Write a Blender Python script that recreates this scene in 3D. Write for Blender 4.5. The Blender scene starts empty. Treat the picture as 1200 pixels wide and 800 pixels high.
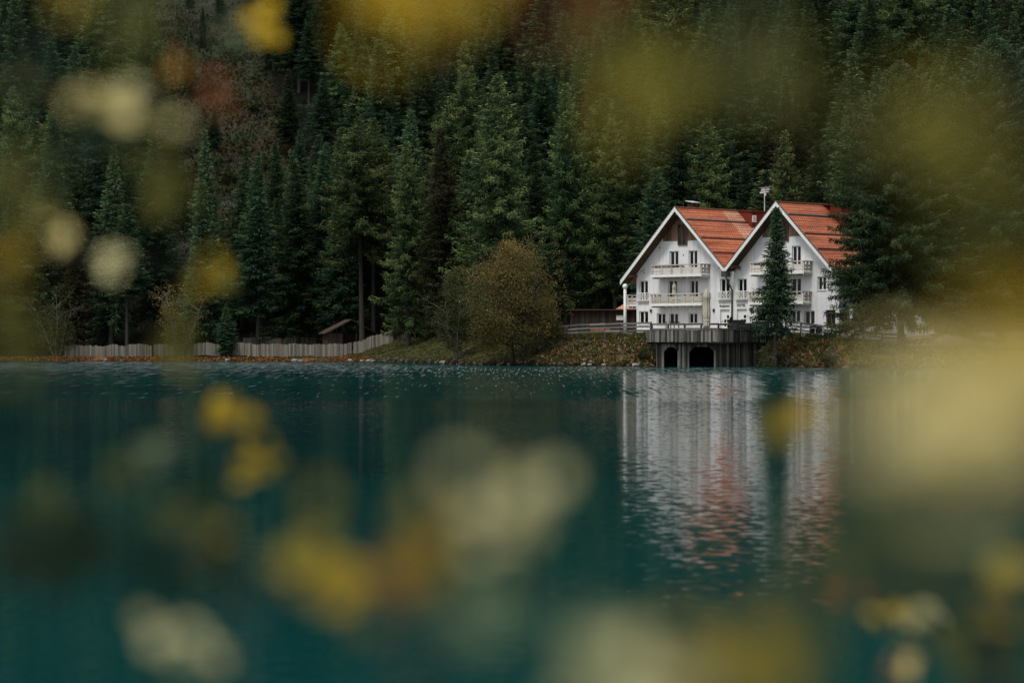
import bpy, bmesh, math, random
import numpy as np
from mathutils import Vector, Matrix
R = math.radians
random.seed(7)
RNG = np.random.default_rng(11)
scene = bpy.context.scene
C = scene.collection
F = 2833.0            # focal length in units of the 1200 px wide photograph
CAMZ = 2.2

def at(x, y, Y):
    return Vector(((x-600)/F*Y, Y, CAMZ+(400-y)/F*Y))

# ------------------------------------------------------------------ helpers
def tag(o, label=None, cat=None, group=None, kind=None):
    if label: o['label'] = label
    if cat: o['category'] = cat
    if group: o['group'] = group
    if kind: o['kind'] = kind
    return o

def empty(name, loc=(0, 0, 0), rz=0.0):
    o = bpy.data.objects.new(name, None)
    C.objects.link(o)
    o.location = loc
    o.rotation_euler = (0, 0, rz)
    o.empty_display_size = 0.3
    return o

def link(name, me, mat, parent=None):
    o = bpy.data.objects.new(name, me)
    C.objects.link(o)
    if mat is not None:
        for m in (mat if isinstance(mat, (list, tuple)) else [mat]):
            me.materials.append(m)
    if parent is not None:
        o.parent = parent
    return o

def np_mesh(name, v, quads=None, tris=None, tint=None, col=None, smooth=False):
    me = bpy.data.meshes.new(name)
    v = np.asarray(v, dtype=np.float32)
    loops, starts = [], []
    n = 0
    if quads is not None and len(quads):
        q = np.asarray(quads, dtype=np.int32)
        loops.append(q.ravel()); starts.append(np.arange(len(q))*4+n); n += q.size
    if tris is not None and len(tris):
        t = np.asarray(tris, dtype=np.int32)
        loops.append(t.ravel()); starts.append(np.arange(len(t))*3+n); n += t.size
    loops = np.concatenate(loops).astype(np.int32); starts = np.concatenate(starts).astype(np.int32)
    me.vertices.add(len(v)); me.vertices.foreach_set('co', v.ravel())
    me.loops.add(len(loops)); me.loops.foreach_set('vertex_index', loops)
    me.polygons.add(len(starts)); me.polygons.foreach_set('loop_start', starts)
    if tint is not None:
        a = me.attributes.new('tint', 'FLOAT', 'POINT'); a.data.foreach_set('value', np.asarray(tint, dtype=np.float32))
    if col is not None:
        c = np.ones((len(v), 4), dtype=np.float32); c[:, :3] = col
        a = me.attributes.new('col', 'FLOAT_COLOR', 'POINT'); a.data.foreach_set('color', c.ravel())
    me.update(calc_edges=True); me.validate()
    if smooth:
        me.polygons.foreach_set('use_smooth', np.ones(len(me.polygons), dtype=bool))
    return me

class MB:
    """collects simple solids into one mesh"""
    def __init__(s): s.v = []; s.f = []
    def box(s, x0, x1, y0, y1, z0, z1):
        b = len(s.v)
        s.v += [(x0,y0,z0),(x1,y0,z0),(x1,y1,z0),(x0,y1,z0),(x0,y0,z1),(x1,y0,z1),(x1,y1,z1),(x0,y1,z1)]
        s.f += [tuple(b+i for i in q) for q in ((0,3,2,1),(4,5,6,7),(0,1,5,4),(1,2,6,5),(2,3,7,6),(3,0,4,7))]
        return s
    def bar(s, a, b, w, h, up=(0, 0, 1)):
        a = Vector(a); b = Vector(b); d = (b-a).normalized()
        up = Vector(up)
        if abs(d.dot(up)) > .99: up = Vector((0, 1, 0))
        r = d.cross(up).normalized(); u = r.cross(d)
        k = len(s.v)
        for p in (a, b):
            for sx, sz in ((-1,-1),(1,-1),(1,1),(-1,1)):
                s.v.append(tuple(p + r*(sx*w/2) + u*(sz*h/2)))
        s.f += [tuple(k+i for i in q) for q in ((0,1,2,3),(7,6,5,4),(0,4,5,1),(1,5,6,2),(2,6,7,3),(3,7,4,0))]
        return s
    def tube(s, pts, radii, n=7, cap=True):
        k = len(s.v); pts = [Vector(p) for p in pts]
        for i, p in enumerate(pts):
            d = (pts[min(i+1, len(pts)-1)]-pts[max(i-1, 0)])
            d = d.normalized() if d.length > 1e-9 else Vector((0,0,1))
            up = Vector((0, 0, 1)) if abs(d.z) < .95 else Vector((1, 0, 0))
            r = d.cross(up).normalized(); u = r.cross(d)
            for j in range(n):
                a = 2*math.pi*j/n
                s.v.append(tuple(p + (r*math.cos(a)+u*math.sin(a))*radii[i]))
        for i in range(len(pts)-1):
            for j in range(n):
                s.f.append((k+i*n+j, k+i*n+(j+1) % n, k+(i+1)*n+(j+1) % n, k+(i+1)*n+j))
        if cap:
            s.f.append(tuple(k+j for j in range(n))[::-1]); s.f.append(tuple(k+(len(pts)-1)*n+j for j in range(n)))
        return s
    def prism(s, poly, a, b, axis='y'):
        """poly in the other two axes, extruded along axis from a to b"""
        k = len(s.v); n = len(poly)
        for t in (a, b):
            for p, q in poly:
                s.v.append({'y': (p, t, q), 'x': (t, p, q), 'z': (p, q, t)}[axis])
        s.f.append(tuple(range(k, k+n))); s.f.append(tuple(range(k+2*n-1, k+n-1, -1)))
        for i in range(n):
            j = (i+1) % n
            s.f.append((k+i, k+n+i, k+n+j, k+j))
        return s
    def ball(s, c, r, n=12, m=8, sq=(1, 1, 1), jit=0.0, rnd=random):
        k = len(s.v)
        for i in range(m+1):
            t = math.pi*i/m
            for j in range(n):
                a = 2*math.pi*j/n
                q = r*(1+rnd.uniform(-jit, jit))
                s.v.append((c[0]+q*sq[0]*math.sin(t)*math.cos(a), c[1]+q*sq[1]*math.sin(t)*math.sin(a), c[2]+q*sq[2]*math.cos(t)))
        for i in range(m):
            for j in range(n):
                s.f.append((k+i*n+j, k+(i+1)*n+j, k+(i+1)*n+(j+1) % n, k+i*n+(j+1) % n))
        return s
    def lathe(s, prof, c=(0, 0, 0), n=14):
        k = len(s.v)
        for r, z in prof:
            for j in range(n):
                a = 2*math.pi*j/n
                s.v.append((c[0]+r*math.cos(a), c[1]+r*math.sin(a), c[2]+z))
        for i in range(len(prof)-1):
            for j in range(n):
                s.f.append((k+i*n+j, k+i*n+(j+1) % n, k+(i+1)*n+(j+1) % n, k+(i+1)*n+j))
        return s
    def mesh(s, name):
        me = bpy.data.meshes.new(name); me.from_pydata(s.v, [], s.f); me.update()
        bm = bmesh.new(); bm.from_mesh(me)
        bmesh.ops.recalc_face_normals(bm, faces=bm.faces); bm.to_mesh(me); bm.free()
        return me
    def build(s, name, mat, parent=None, smooth=False):
        me = s.mesh(name)
        if smooth: me.polygons.foreach_set('use_smooth', [True]*len(me.polygons))
        return link(name, me, mat, parent)

# ------------------------------------------------------------------ materials
def new_mat(name):
    m = bpy.data.materials.new(name); m.use_nodes = True
    nt = m.node_tree; nt.nodes.clear()
    out = nt.nodes.new('ShaderNodeOutputMaterial')
    return m, nt, out
def N(nt, typ, **kw):
    n = nt.nodes.new('ShaderNode'+typ)
    for k, v in kw.items():
        if k.startswith('in_'):
            key = k[3:]
            n.inputs[int(key) if key.isdigit() else key.replace('_', ' ')].default_value = v
        else: setattr(n, k, v)
    return n
def ramp(nt, fac, stops):
    n = nt.nodes.new('ShaderNodeValToRGB'); e = n.color_ramp.elements
    while len(e) < len(stops): e.new(0.5)
    for i, (p, c) in enumerate(stops):
        e[i].position = p; e[i].color = (*c, 1) if len(c) == 3 else c
    nt.links.new(fac, n.inputs[0]); return n.outputs[0]
def mixc(nt, fac, a, b, mode='MIX'):
    n = nt.nodes.new('ShaderNodeMix'); n.data_type = 'RGBA'; n.blend_type = mode
    for sock, v in ((0, fac), (6, a), (7, b)):
        if isinstance(v, bpy.types.NodeSocket): nt.links.new(v, n.inputs[sock])
        elif sock == 0: n.inputs[0].default_value = v
        else: n.inputs[sock].default_value = (*v, 1)
    return n.outputs[2]
def coords(nt, scale=(1, 1, 1), kind='Object'):
    tc = N(nt, 'TexCoord'); mp = N(nt, 'Mapping'); mp.inputs['Scale'].default_value = scale
    nt.links.new(tc.outputs[kind], mp.inputs[0]); return mp.outputs[0]
def noise(nt, vec, scale, detail=4, rough=.55):
    n = N(nt, 'TexNoise'); n.inputs['Scale'].default_value = scale; n.inputs['Detail'].default_value = detail
    n.inputs['Roughness'].default_value = rough
    nt.links.new(vec, n.inputs['Vector']); return n.outputs[0]
def finish(nt, out, color, rough=.8, spec=.3, bump=None, bstr=.3, bdist=.02):
    p = N(nt, 'BsdfPrincipled')
    if isinstance(color, bpy.types.NodeSocket): nt.links.new(color, p.inputs['Base Color'])
    else: p.inputs['Base Color'].default_value = (*color, 1)
    p.inputs['Roughness'].default_value = rough
    p.inputs['Specular IOR Level'].default_value = spec
    if bump is not None:
        b = N(nt, 'Bump'); b.inputs['Strength'].default_value = bstr; b.inputs['Distance'].default_value = bdist
        nt.links.new(bump, b.inputs['Height']); nt.links.new(b.outputs[0], p.inputs['Normal'])
    nt.links.new(p.outputs[0], out.inputs[0]); return p

def mat_mottled(name, c0, c1, scale=(1, 1, 1), ns=3.0, rough=.8, spec=.3, bstr=.2, bdist=.02, lo=.3, hi=.7, c2=None):
    m, nt, out = new_mat(name)
    v = coords(nt, scale)
    f = noise(nt, v, ns, 6, .6)
    stops = [(lo, c0), (hi, c1)] if c2 is None else [(lo, c0), ((lo+hi)/2, c1), (hi, c2)]
    col = ramp(nt, f, stops)
    finish(nt, out, col, rough, spec, f, bstr, bdist)
    return m

def mat_plaster():
    m, nt, out = new_mat('white_plaster')
    v = coords(nt)
    f = noise(nt, v, .55, 6, .65); g = noise(nt, coords(nt, (3.0, 3.0, .35)), .9, 5, .6)
    col = ramp(nt, f, [(.3, (.62, .625, .64)), (.7, (.75, .752, .76))])
    streak = ramp(nt, g, [(.42, (1, 1, 1)), (.6, (.86, .862, .86)), (.78, (.66, .66, .64))])
    col = mixc(nt, .9, col, streak, 'MULTIPLY')
    tc = N(nt, 'TexCoord'); sp = N(nt, 'SeparateXYZ'); nt.links.new(tc.outputs['Object'], sp.inputs[0])
    hz = N(nt, 'Math', operation='MULTIPLY_ADD'); nt.links.new(f, hz.inputs[0]); hz.inputs[1].default_value = 1.6; nt.links.new(sp.outputs['Z'], hz.inputs[2])
    damp = ramp(nt, hz.outputs[0], [(.75, (.62, .62, .59)), (1.0, (1, 1, 1))]); col = mixc(nt, .9, col, damp, 'MULTIPLY')
    fine = noise(nt, v, 14, 3, .6)
    finish(nt, out, col, .9, .15, fine, .35, .02)
    return m

def mat_tiles(name, c0, c1, c2):
    """roof tiles: local x runs along the ridge, local y down the slope"""
    m, nt, out = new_mat(name)
    tc = N(nt, 'TexCoord')
    br = N(nt, 'TexBrick'); br.offset = .5
    br.inputs['Scale'].default_value = 1.0; br.inputs['Brick Width'].default_value = .3; br.inputs['Row Height'].default_value = .36
    br.inputs['Mortar Size'].default_value = .035; br.inputs['Mortar Smooth'].default_value = .3; br.inputs['Bias'].default_value = -.1
    br.inputs['Color1'].default_value = (*c0, 1); br.inputs['Color2'].default_value = (*c1, 1)
    br.inputs['Mortar'].default_value = (c0[0]*.35, c0[1]*.3, c0[2]*.3, 1)
    nt.links.new(tc.outputs['UV'], br.inputs['Vector'])
    mp = N(nt, 'Mapping'); nt.links.new(tc.outputs['UV'], mp.inputs[0]); mp.inputs['Scale'].default_value = (.13, 1.9, 1)
    f = noise(nt, mp.outputs[0], .9, 6, .65)
    patch = ramp(nt, f, [(.34, (.5, .44, .42)), (.5, (1, 1, 1)), (.66, (1.3, 1.45, 1.5))])
    col = mixc(nt, 1.0, br.outputs[0], patch, 'MULTIPLY')
    g = noise(nt, mp.outputs[0], 2.4, 5, .7)
    lich = ramp(nt, g, [(.6, (0, 0, 0)), (.78, (1, 1, 1))])
    col = mixc(nt, lich, col, c2)
    inv = N(nt, 'Math', operation='SUBTRACT'); inv.inputs[0].default_value = 1; nt.links.new(br.outputs['Fac'], inv.inputs[1])
    finish(nt, out, col, .75, .25, inv.outputs[0], .6, .04)
    return m

def mat_planks(name, c0, c1, c2, grain=(6, 6, .5), rough=.85):
    """weathered boards; every board differs through its own shade attribute"""
    m, nt, out = new_mat(name)
    at_ = N(nt, 'Attribute', attribute_name='tint')
    v = coords(nt, grain)
    f = noise(nt, v, 1.6, 6, .7)
    ad = N(nt, 'Math', operation='MULTIPLY_ADD'); nt.links.new(at_.outputs['Fac'], ad.inputs[0]); ad.inputs[1].default_value = .55
    sc = N(nt, 'Math', operation='MULTIPLY'); nt.links.new(f, sc.inputs[0]); sc.inputs[1].default_value = .62
    nt.links.new(sc.outputs[0], ad.inputs[2])
    col = ramp(nt, ad.outputs[0], [(.2, c0), (.5, c1), (.85, c2)])
    finish(nt, out, col, rough, .2, f, .4, .02)
    return m

def mat_foliage(name, dark, mid, light, trans=.25, var=.5, hue=(.475, .54)):
    m, nt, out = new_mat(name)
    at_ = N(nt, 'Attribute', attribute_name='tint')
    oi = N(nt, 'ObjectInfo')
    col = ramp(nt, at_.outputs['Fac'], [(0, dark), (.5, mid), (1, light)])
    hs = N(nt, 'HueSaturation')
    mr = N(nt, 'MapRange'); nt.links.new(oi.outputs['Random'], mr.inputs[0]); mr.inputs[3].default_value = 1-var*.6; mr.inputs[4].default_value = 1+var
    nt.links.new(mr.outputs[0], hs.inputs['Value'])
    mul = N(nt, 'Math', operation='MULTIPLY'); nt.links.new(oi.outputs['Random'], mul.inputs[0]); mul.inputs[1].default_value = 7.31
    fr = N(nt, 'Math', operation='FRACT'); nt.links.new(mul.outputs[0], fr.inputs[0])
    mh = N(nt, 'MapRange'); nt.links.new(fr.outputs[0], mh.inputs[0]); mh.inputs[3].default_value = hue[0]; mh.inputs[4].default_value = hue[1]
    nt.links.new(mh.outputs[0], hs.inputs['Hue'])
    nt.links.new(col, hs.inputs['Color'])
    d = N(nt, 'BsdfDiffuse'); t = N(nt, 'BsdfTranslucent'); mx = N(nt, 'MixShader'); mx.inputs[0].default_value = trans
    nt.links.new(hs.outputs[0], d.inputs[0]); nt.links.new(hs.outputs[0], t.inputs[0])
    nt.links.new(d.outputs[0], mx.inputs[1]); nt.links.new(t.outputs[0], mx.inputs[2])
    nt.links.new(mx.outputs[0], out.inputs[0]); return m

def mat_leafcol(name, trans=.35, gloss=.08):
    m, nt, out = new_mat(name)
    a = N(nt, 'Attribute', attribute_name='col')
    f = noise(nt, coords(nt), 60, 3)
    col = mixc(nt, .35, a.outputs['Color'], ramp(nt, f, [(.3, (.6, .6, .6)), (.7, (1.2, 1.2, 1.2))]), 'MULTIPLY')
    p = N(nt, 'BsdfPrincipled'); p.inputs['Roughness'].default_value = .5; p.inputs['Specular IOR Level'].default_value = gloss*4
    t = N(nt, 'BsdfTranslucent'); mx = N(nt, 'MixShader'); mx.inputs[0].default_value = trans
    nt.links.new(col, p.inputs['Base Color']); nt.links.new(col, t.inputs[0])
    nt.links.new(p.outputs[0], mx.inputs[1]); nt.links.new(t.outputs[0], mx.inputs[2])
    nt.links.new(mx.outputs[0], out.inputs[0]); return m

def mat_ground():
    m, nt, out = new_mat('forest_ground')
    a = N(nt, 'Attribute', attribute_name='col')
    v = coords(nt)
    f = noise(nt, v, .9, 7, .7); g = noise(nt, v, 5, 5, .7)
    c = mixc(nt, .9, a.outputs['Color'], ramp(nt, f, [(.3, (.35, .35, .35)), (.7, (1.6, 1.55, 1.4))]), 'MULTIPLY')
    c = mixc(nt, .8, c, ramp(nt, g, [(.3, (.5, .5, .5)), (.7, (1.4, 1.4, 1.4))]), 'MULTIPLY')
    finish(nt, out, c, .95, .1, g, .8, .15)
    return m

def mat_water():
    m, nt, out = new_mat('lake_water')
    geo = N(nt, 'NewGeometry')
    sep = N(nt, 'SeparateXYZ'); nt.links.new(geo.outputs['Position'], sep.inputs[0])
    def vec(sx, sy):
        mp = N(nt, 'Mapping'); mp.inputs['Scale'].default_value = (sx, sy, 1); nt.links.new(geo.outputs['Position'], mp.inputs[0]); return mp.outputs[0]
    def slopes(v, scale, detail, amp):
        n = N(nt, 'TexNoise'); n.inputs['Scale'].default_value = scale; n.inputs['Detail'].default_value = detail
        nt.links.new(v, n.inputs['Vector'])
        s = N(nt, 'VectorMath', operation='SUBTRACT'); nt.links.new(n.outputs['Color'], s.inputs[0]); s.inputs[1].default_value = (.5, .5, .5)
        k = N(nt, 'VectorMath', operation='MULTIPLY'); nt.links.new(s.outputs[0], k.inputs[0])
        k.inputs[1].default_value = (amp*.45, amp, 0)
        return k.outputs[0]
    # how ruffled the surface is: a breeze band lies off the far shore
    wob = noise(nt, vec(.012, .03), 1.0, 4)
    wm = N(nt, 'Math', operation='MULTIPLY_ADD'); nt.links.new(wob, wm.inputs[0]); wm.inputs[1].default_value = 16.0
    nt.links.new(sep.outputs['Y'], wm.inputs[2])
    def ramp_y(a, b):
        n = N(nt, 'MapRange', interpolation_type='SMOOTHSTEP'); nt.links.new(wm.outputs[0], n.inputs[0])
        n.inputs[1].default_value = a; n.inputs[2].default_value = b; return n
    band = ramp_y(92.0, 112.0); band2 = ramp_y(105.0, 235.0)
    calm = slopes(vec(2.4, 1.8), 2.6, 6, WATER['calm'])
    fine = slopes(vec(1.0, .5), 7.0, 3, WATER['fine'])
    ruff = slopes(vec(5.0, .2), 1.0, 3, WATER['ruff'])
    gl0 = noise(nt, vec(8.0, .12), 1.0, 2, .5)
    ga = N(nt, 'Math', operation='MULTIPLY_ADD'); nt.links.new(band2.outputs[0], ga.inputs[0]); ga.inputs[1].default_value = .16; ga.inputs[2].default_value = -.125
    gs = N(nt, 'Math', operation='ADD'); nt.links.new(gl0, gs.inputs[0]); nt.links.new(ga.outputs[0], gs.inputs[1]); gl = gs.outputs[0]
    gm = N(nt, 'MapRange', interpolation_type='SMOOTHSTEP'); nt.links.new(gl, gm.inputs[0]); gm.inputs[1].default_value = .55; gm.inputs[2].default_value = .62
    gb = N(nt, 'Math', operation='MULTIPLY'); nt.links.new(gm.outputs[0], gb.inputs[0]); nt.links.new(band.outputs[0], gb.inputs[1])
    gv = N(nt, 'CombineXYZ'); gy = N(nt, 'Math', operation='MULTIPLY'); nt.links.new(gb.outputs[0], gy.inputs[0]); gy.inputs[1].default_value = -WATER['glint']
    nt.links.new(gy.outputs[0], gv.inputs['Y'])
    sc0 = N(nt, 'VectorMath', operation='SCALE'); nt.links.new(ruff, sc0.inputs[0]); nt.links.new(band.outputs[0], sc0.inputs['Scale'])
    bi = N(nt, 'VectorMath', operation='SCALE'); bi.inputs[0].default_value = (0, -WATER['bias'], 0); nt.links.new(band.outputs[0], bi.inputs['Scale'])
    sb = N(nt, 'VectorMath', operation='ADD'); nt.links.new(sc0.outputs[0], sb.inputs[0]); nt.links.new(bi.outputs[0], sb.inputs[1])
    scl = N(nt, 'VectorMath', operation='ADD'); nt.links.new(sb.outputs[0], scl.inputs[0]); nt.links.new(gv.outputs[0], scl.inputs[1])
    a1 = N(nt, 'VectorMath', operation='ADD'); nt.links.new(calm, a1.inputs[0]); nt.links.new(fine, a1.inputs[1])
    a2 = N(nt, 'VectorMath', operation='ADD'); nt.links.new(a1.outputs[0], a2.inputs[0]); nt.links.new(scl.outputs[0], a2.inputs[1])
    a3 = N(nt, 'VectorMath', operation='ADD'); nt.links.new(a2.outputs[0], a3.inputs[0]); a3.inputs[1].default_value = (0, 0, 1)
    nrm = N(nt, 'VectorMath', operation='NORMALIZE'); nt.links.new(a3.outputs[0], nrm.inputs[0])
    p = N(nt, 'BsdfPrincipled')
    big = noise(nt, vec(.02, .05), 1.0, 3)
    col = ramp(nt, big, [(.3, WATER['c0']), (.7, WATER['c1'])])
    nt.links.new(col, p.inputs['Base Color'])
    p.inputs['Roughness'].default_value = .07; p.inputs['IOR'].default_value = 1.33
    p.inputs['Specular IOR Level'].default_value = .5
    nt.links.new(nrm.outputs[0], p.inputs['Normal'])
    nt.links.new(p.outputs[0], out.inputs[0]); return m

WATER = dict(calm=.06, fine=.06, ruff=.13, glint=.24, bias=.024, c0=(.0, .025, .029), c1=(.0005, .052, .048))

M = {}
M['plaster'] = mat_plaster()
M['trim'] = mat_mottled('white_painted_wood', (.62, .62, .6), (.76, .76, .74), (2, 2, 2), 2, .6, .3, .1)
M['tiles'] = mat_tiles('orange_roof_tiles', (.5, .15, .07), (.39, .11, .052), (.33, .17, .1))
M['old_tiles'] = mat_tiles('pale_roof_tiles', (.6, .3, .19), (.46, .2, .12), (.2, .13, .09))
M['dormer'] = mat_planks('oxblood_boards', (.09, .013, .008), (.14, .022, .012), (.19, .032, .018))
M['soffit'] = mat_planks('brown_soffit_boards', (.02, .012, .008), (.055, .033, .02), (.1, .065, .042))
M['gablewood'] = mat_planks('brown_gable_boards', (.07, .04, .022), (.13, .08, .05), (.2, .13, .085))
M['balcony'] = mat_planks('weathered_balcony_wood', (.26, .235, .2), (.43, .395, .35), (.58, .545, .5))
M['grey_wood'] = mat_planks('weathered_grey_boards', (.008, .008, .0075), (.05, .049, .044), (.24, .23, .205))
M['fence_wood'] = mat_planks('weathered_fence_wood', (.06, .057, .052), (.125, .118, .106), (.21, .2, .18))
M['plank_wood'] = mat_planks('plank_fence_wood', (.05, .046, .038), (.115, .106, .088), (.2, .185, .155))  # a little darker and warmer than the rail fence wood
M['post_wood'] = mat_planks('dark_fence_posts', (.012, .012, .011), (.03, .028, .025), (.06, .055, .05))
M['dark_wood'] = mat_planks('dark_shed_wood', (.01, .007, .005), (.03, .02, .014), (.06, .042, .03))
M['brownframe'] = mat_planks('brown_window_frame', (.06, .025, .012), (.1, .045, .024), (.14, .07, .04))
M['metal'] = mat_mottled('dark_metal', (.02, .022, .022), (.045, .045, .045), ns=4, rough=.5, spec=.5)
M['zinc'] = mat_mottled('pale_zinc', (.4, .41, .42), (.6, .6, .6), ns=3, rough=.5, spec=.4)
M['black'] = mat_mottled('black_wicker', (.008, .01, .012), (.03, .034, .038), ns=12, rough=.6, spec=.35)
M['greyfab'] = mat_mottled('charcoal_fabric', (.03, .035, .04), (.06, .065, .07), ns=10, rough=.85)
M['canvas'] = mat_mottled('beige_canvas', (.34, .31, .24), (.5, .465, .38), (5, 5, .7), 2.5, .9, .1)
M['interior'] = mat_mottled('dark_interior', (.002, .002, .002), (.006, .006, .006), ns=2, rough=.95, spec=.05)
M['stone'] = mat_mottled('pale_stone', (.1, .095, .088), (.36, .35, .33), ns=2.2, rough=.85, bstr=.5, bdist=.1)
M['gravel'] = mat_mottled('pale_gravel', (.3, .29, .27), (.42, .41, .39), ns=3, rough=.95, spec=.1)
M['letter'] = mat_mottled('grey_letters', (.05, .05, .055), (.08, .08, .085), ns=3)
M['flower'] = mat_leafcol('flower_petals', .2)
M['pot'] = mat_mottled('terracotta', (.2, .08, .045), (.28, .12, .07), ns=4)
M['globe'] = mat_mottled('white_globe_glass', (.75, .75, .74), (.82, .82, .8), ns=2, rough=.3, spec=.5)
M['bark'] = mat_planks('conifer_bark', (.013, .012, .011), (.028, .026, .023), (.055, .052, .046), (5, 5, .6))
M['paleb'] = mat_planks('pale_bark', (.05, .045, .035), (.1, .09, .075), (.18, .165, .14), (5, 5, .8))
M['red'] = mat_mottled('red_cushions', (.3, .06, .03), (.42, .1, .05), ns=3)

m, nt, out = new_mat('dark_window_glass')
f = noise(nt, coords(nt), 1.2, 2)
p = finish(nt, out, ramp(nt, f, [(.4, (.003, .004, .004)), (.7, (.012, .014, .015))]), .12, .18)
M['glass'] = m

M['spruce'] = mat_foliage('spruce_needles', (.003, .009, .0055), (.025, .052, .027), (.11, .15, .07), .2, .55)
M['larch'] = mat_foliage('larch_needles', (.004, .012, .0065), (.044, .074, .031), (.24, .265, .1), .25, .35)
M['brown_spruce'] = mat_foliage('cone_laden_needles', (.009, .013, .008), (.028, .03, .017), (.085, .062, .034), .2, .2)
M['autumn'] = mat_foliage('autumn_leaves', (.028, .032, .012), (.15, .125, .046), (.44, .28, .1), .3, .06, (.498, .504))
M['olive'] = mat_foliage('olive_leaves', (.018, .027, .012), (.062, .07, .028), (.15, .14, .05), .3, .2, (.496, .506))
M['undergrowth'] = mat_leafcol('mixed_undergrowth', .2, .0)
M['leafcol'] = mat_leafcol('foreground_leaf', .38, .02)
M['twig'] = mat_mottled('twig_bark', (.014, .02, .008), (.028, .032, .014), ns=20)
M['ground'] = mat_ground()
M['water'] = mat_water()

# planks: give each box of an MB its own shade
def plank_build(mb, name, mat, parent=None, per=8):
    me = mb.mesh(name)
    n = len(mb.v)//per+1
    t = np.repeat(RNG.uniform(0, 1, n), per)[:len(me.vertices)]
    a = me.attributes.new('tint', 'FLOAT', 'POINT'); a.data.foreach_set('value', t.astype(np.float32))
    return link(name, me, mat, parent)

# ------------------------------------------------------------------ terrain
def smooth(a, b, x):
    t = np.clip((x-a)/(b-a), 0, 1); return t*t*(3-2*t)
def vnoise(X, Y, s, seed=0):
    X = np.asarray(X, float)/s; Y = np.asarray(Y, float)/s
    xi = np.floor(X).astype(int); yi = np.floor(Y).astype(int); fx = X-xi; fy = Y-yi
    fx = fx*fx*(3-2*fx); fy = fy*fy*(3-2*fy)
    def h(a, b):
        q = np.sin(a*127.1+b*311.7+seed*74.7)*43758.5453; return q-np.floor(q)
    return (h(xi, yi)*(1-fx)+h(xi+1, yi)*fx)*(1-fy)+(h(xi, yi+1)*(1-fx)+h(xi+1, yi+1)*fx)*fy
def shore(X):
    return np.interp(X, [-300, -57, -47.8, -18, -9, -3, 4, 8, 12.3, 12.9, 16, 22, 23.6, 28, 45, 80, 300],
                     [276, 272, 270, 260, 240, 222, 216.5, 213, 210.2, 211.5, 214.5, 216.5, 208.5, 201.5, 197, 190, 165])
def hillstart(X):
    return np.interp(X, [-300, -30, -10, 5, 50, 300], [296, 290, 274, 256, 252, 235])
def terrain(X, Y):
    X = np.asarray(X, float); Y = np.asarray(Y, float)
    d = Y-shore(X)
    zl = np.interp(d, [-12, -.6, 0, .8, 3, 12, 30], [-2, -.25, .02, .3, .4, .9, 2.2])
    zm = np.interp(d, [-12, -.6, 0, .8, 5, 14, 30], [-2, -.3, .02, .45, 1.0, 2.3, 3.0])
    zh = np.interp(d, [-12, -.5, 0, .6, 5.0, 7.0, 9, 40], [-2, -.4, .02, .55, 2.35, 2.75, 3.0, 3.1])
    wm = smooth(-24, -10, X); wh = smooth(-.2, 4.2, X)
    z = zl*(1-wm)+zm*wm; z = z*(1-wh)+zh*wh
    right = smooth(24.5, 36, X)*(1-smooth(10, 28, d))
    z = z-right*np.clip(z, 0, 9)*.42
    z = z+(vnoise(X, Y, 1.1, 3)-.5)*.3*smooth(0, 2, d)*(1-smooth(3.5, 6, d)*wh)
    t = np.clip(Y-hillstart(X), 0, None)
    t2 = np.minimum(t, 212)
    hill = .5*t2*t2/(t2+14)+np.clip(t-212, 0, None)*.12
    n = (vnoise(X, Y, 34, 1)-.5)*9+(vnoise(X, Y, 12, 2)-.5)*3.4+(vnoise(X, Y, 4, 5)-.5)*1.0
    z = z+hill+n*smooth(0, 45, t)
    near = np.interp(Y, [-60, 0, 5, 9, 12, 16], [1.6, .7, .5, .15, -.3, -2.0])
    return np.where(Y < 60, near, z)
def tz(x, y): return float(terrain(x, y))

xs = np.unique(np.concatenate([np.arange(-300, -75, 6), np.arange(-75, 62, .8), np.arange(62, 304, 6)]))
ys_ = np.unique(np.concatenate([np.arange(-60, 20, 3), np.arange(20, 180, 20), np.arange(180, 245, .45), np.arange(245, 300, .9), np.arange(300, 480, 2.5), np.arange(480, 760, 8)]))
GX, GY = np.meshgrid(xs, ys_)
GZ = terrain(GX, GY)
nx, ny = len(xs), len(ys_)
idx = np.arange(nx*ny).reshape(ny, nx)
quads = np.stack([idx[:-1, :-1], idx[:-1, 1:], idx[1:, 1:], idx[1:, :-1]], -1).reshape(-1, 4)
def clearing(X, Y):
    """the open strip of rock and grass on the slope: 1 inside it"""
    xc = np.interp(Y, [300, 318, 345, 375, 420], [-31, -33, -40, -46, -56])
    w = np.interp(Y, [300, 318, 345, 375, 420], [9, 12, 11, 9, 9])
    return smooth(1.15, .75, np.abs(X-xc)/w)*smooth(300, 312, Y)
d = GY-shore(GX)
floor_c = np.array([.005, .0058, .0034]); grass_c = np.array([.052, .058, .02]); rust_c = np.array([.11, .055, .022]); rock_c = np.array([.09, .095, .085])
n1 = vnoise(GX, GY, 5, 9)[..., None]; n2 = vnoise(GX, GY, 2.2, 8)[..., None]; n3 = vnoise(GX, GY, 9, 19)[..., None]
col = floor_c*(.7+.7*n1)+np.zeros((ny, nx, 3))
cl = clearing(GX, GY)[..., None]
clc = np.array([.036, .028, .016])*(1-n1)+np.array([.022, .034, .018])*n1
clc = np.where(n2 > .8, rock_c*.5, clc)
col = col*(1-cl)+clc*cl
lawn = (smooth(-26, -14, GX)*(1-smooth(6, 10, GX))*smooth(.5, 1.5, d)*(1-smooth(16, 22, d)))[..., None]
col = col*(1-lawn)+(grass_c*(.55+.6*n1))*lawn
bank = (smooth(3, 6, GX)*smooth(.1, .5, d)*(1-smooth(7.5, 9, d)))[..., None]
top = smooth(4.0, 6.2, d)[..., None]
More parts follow.
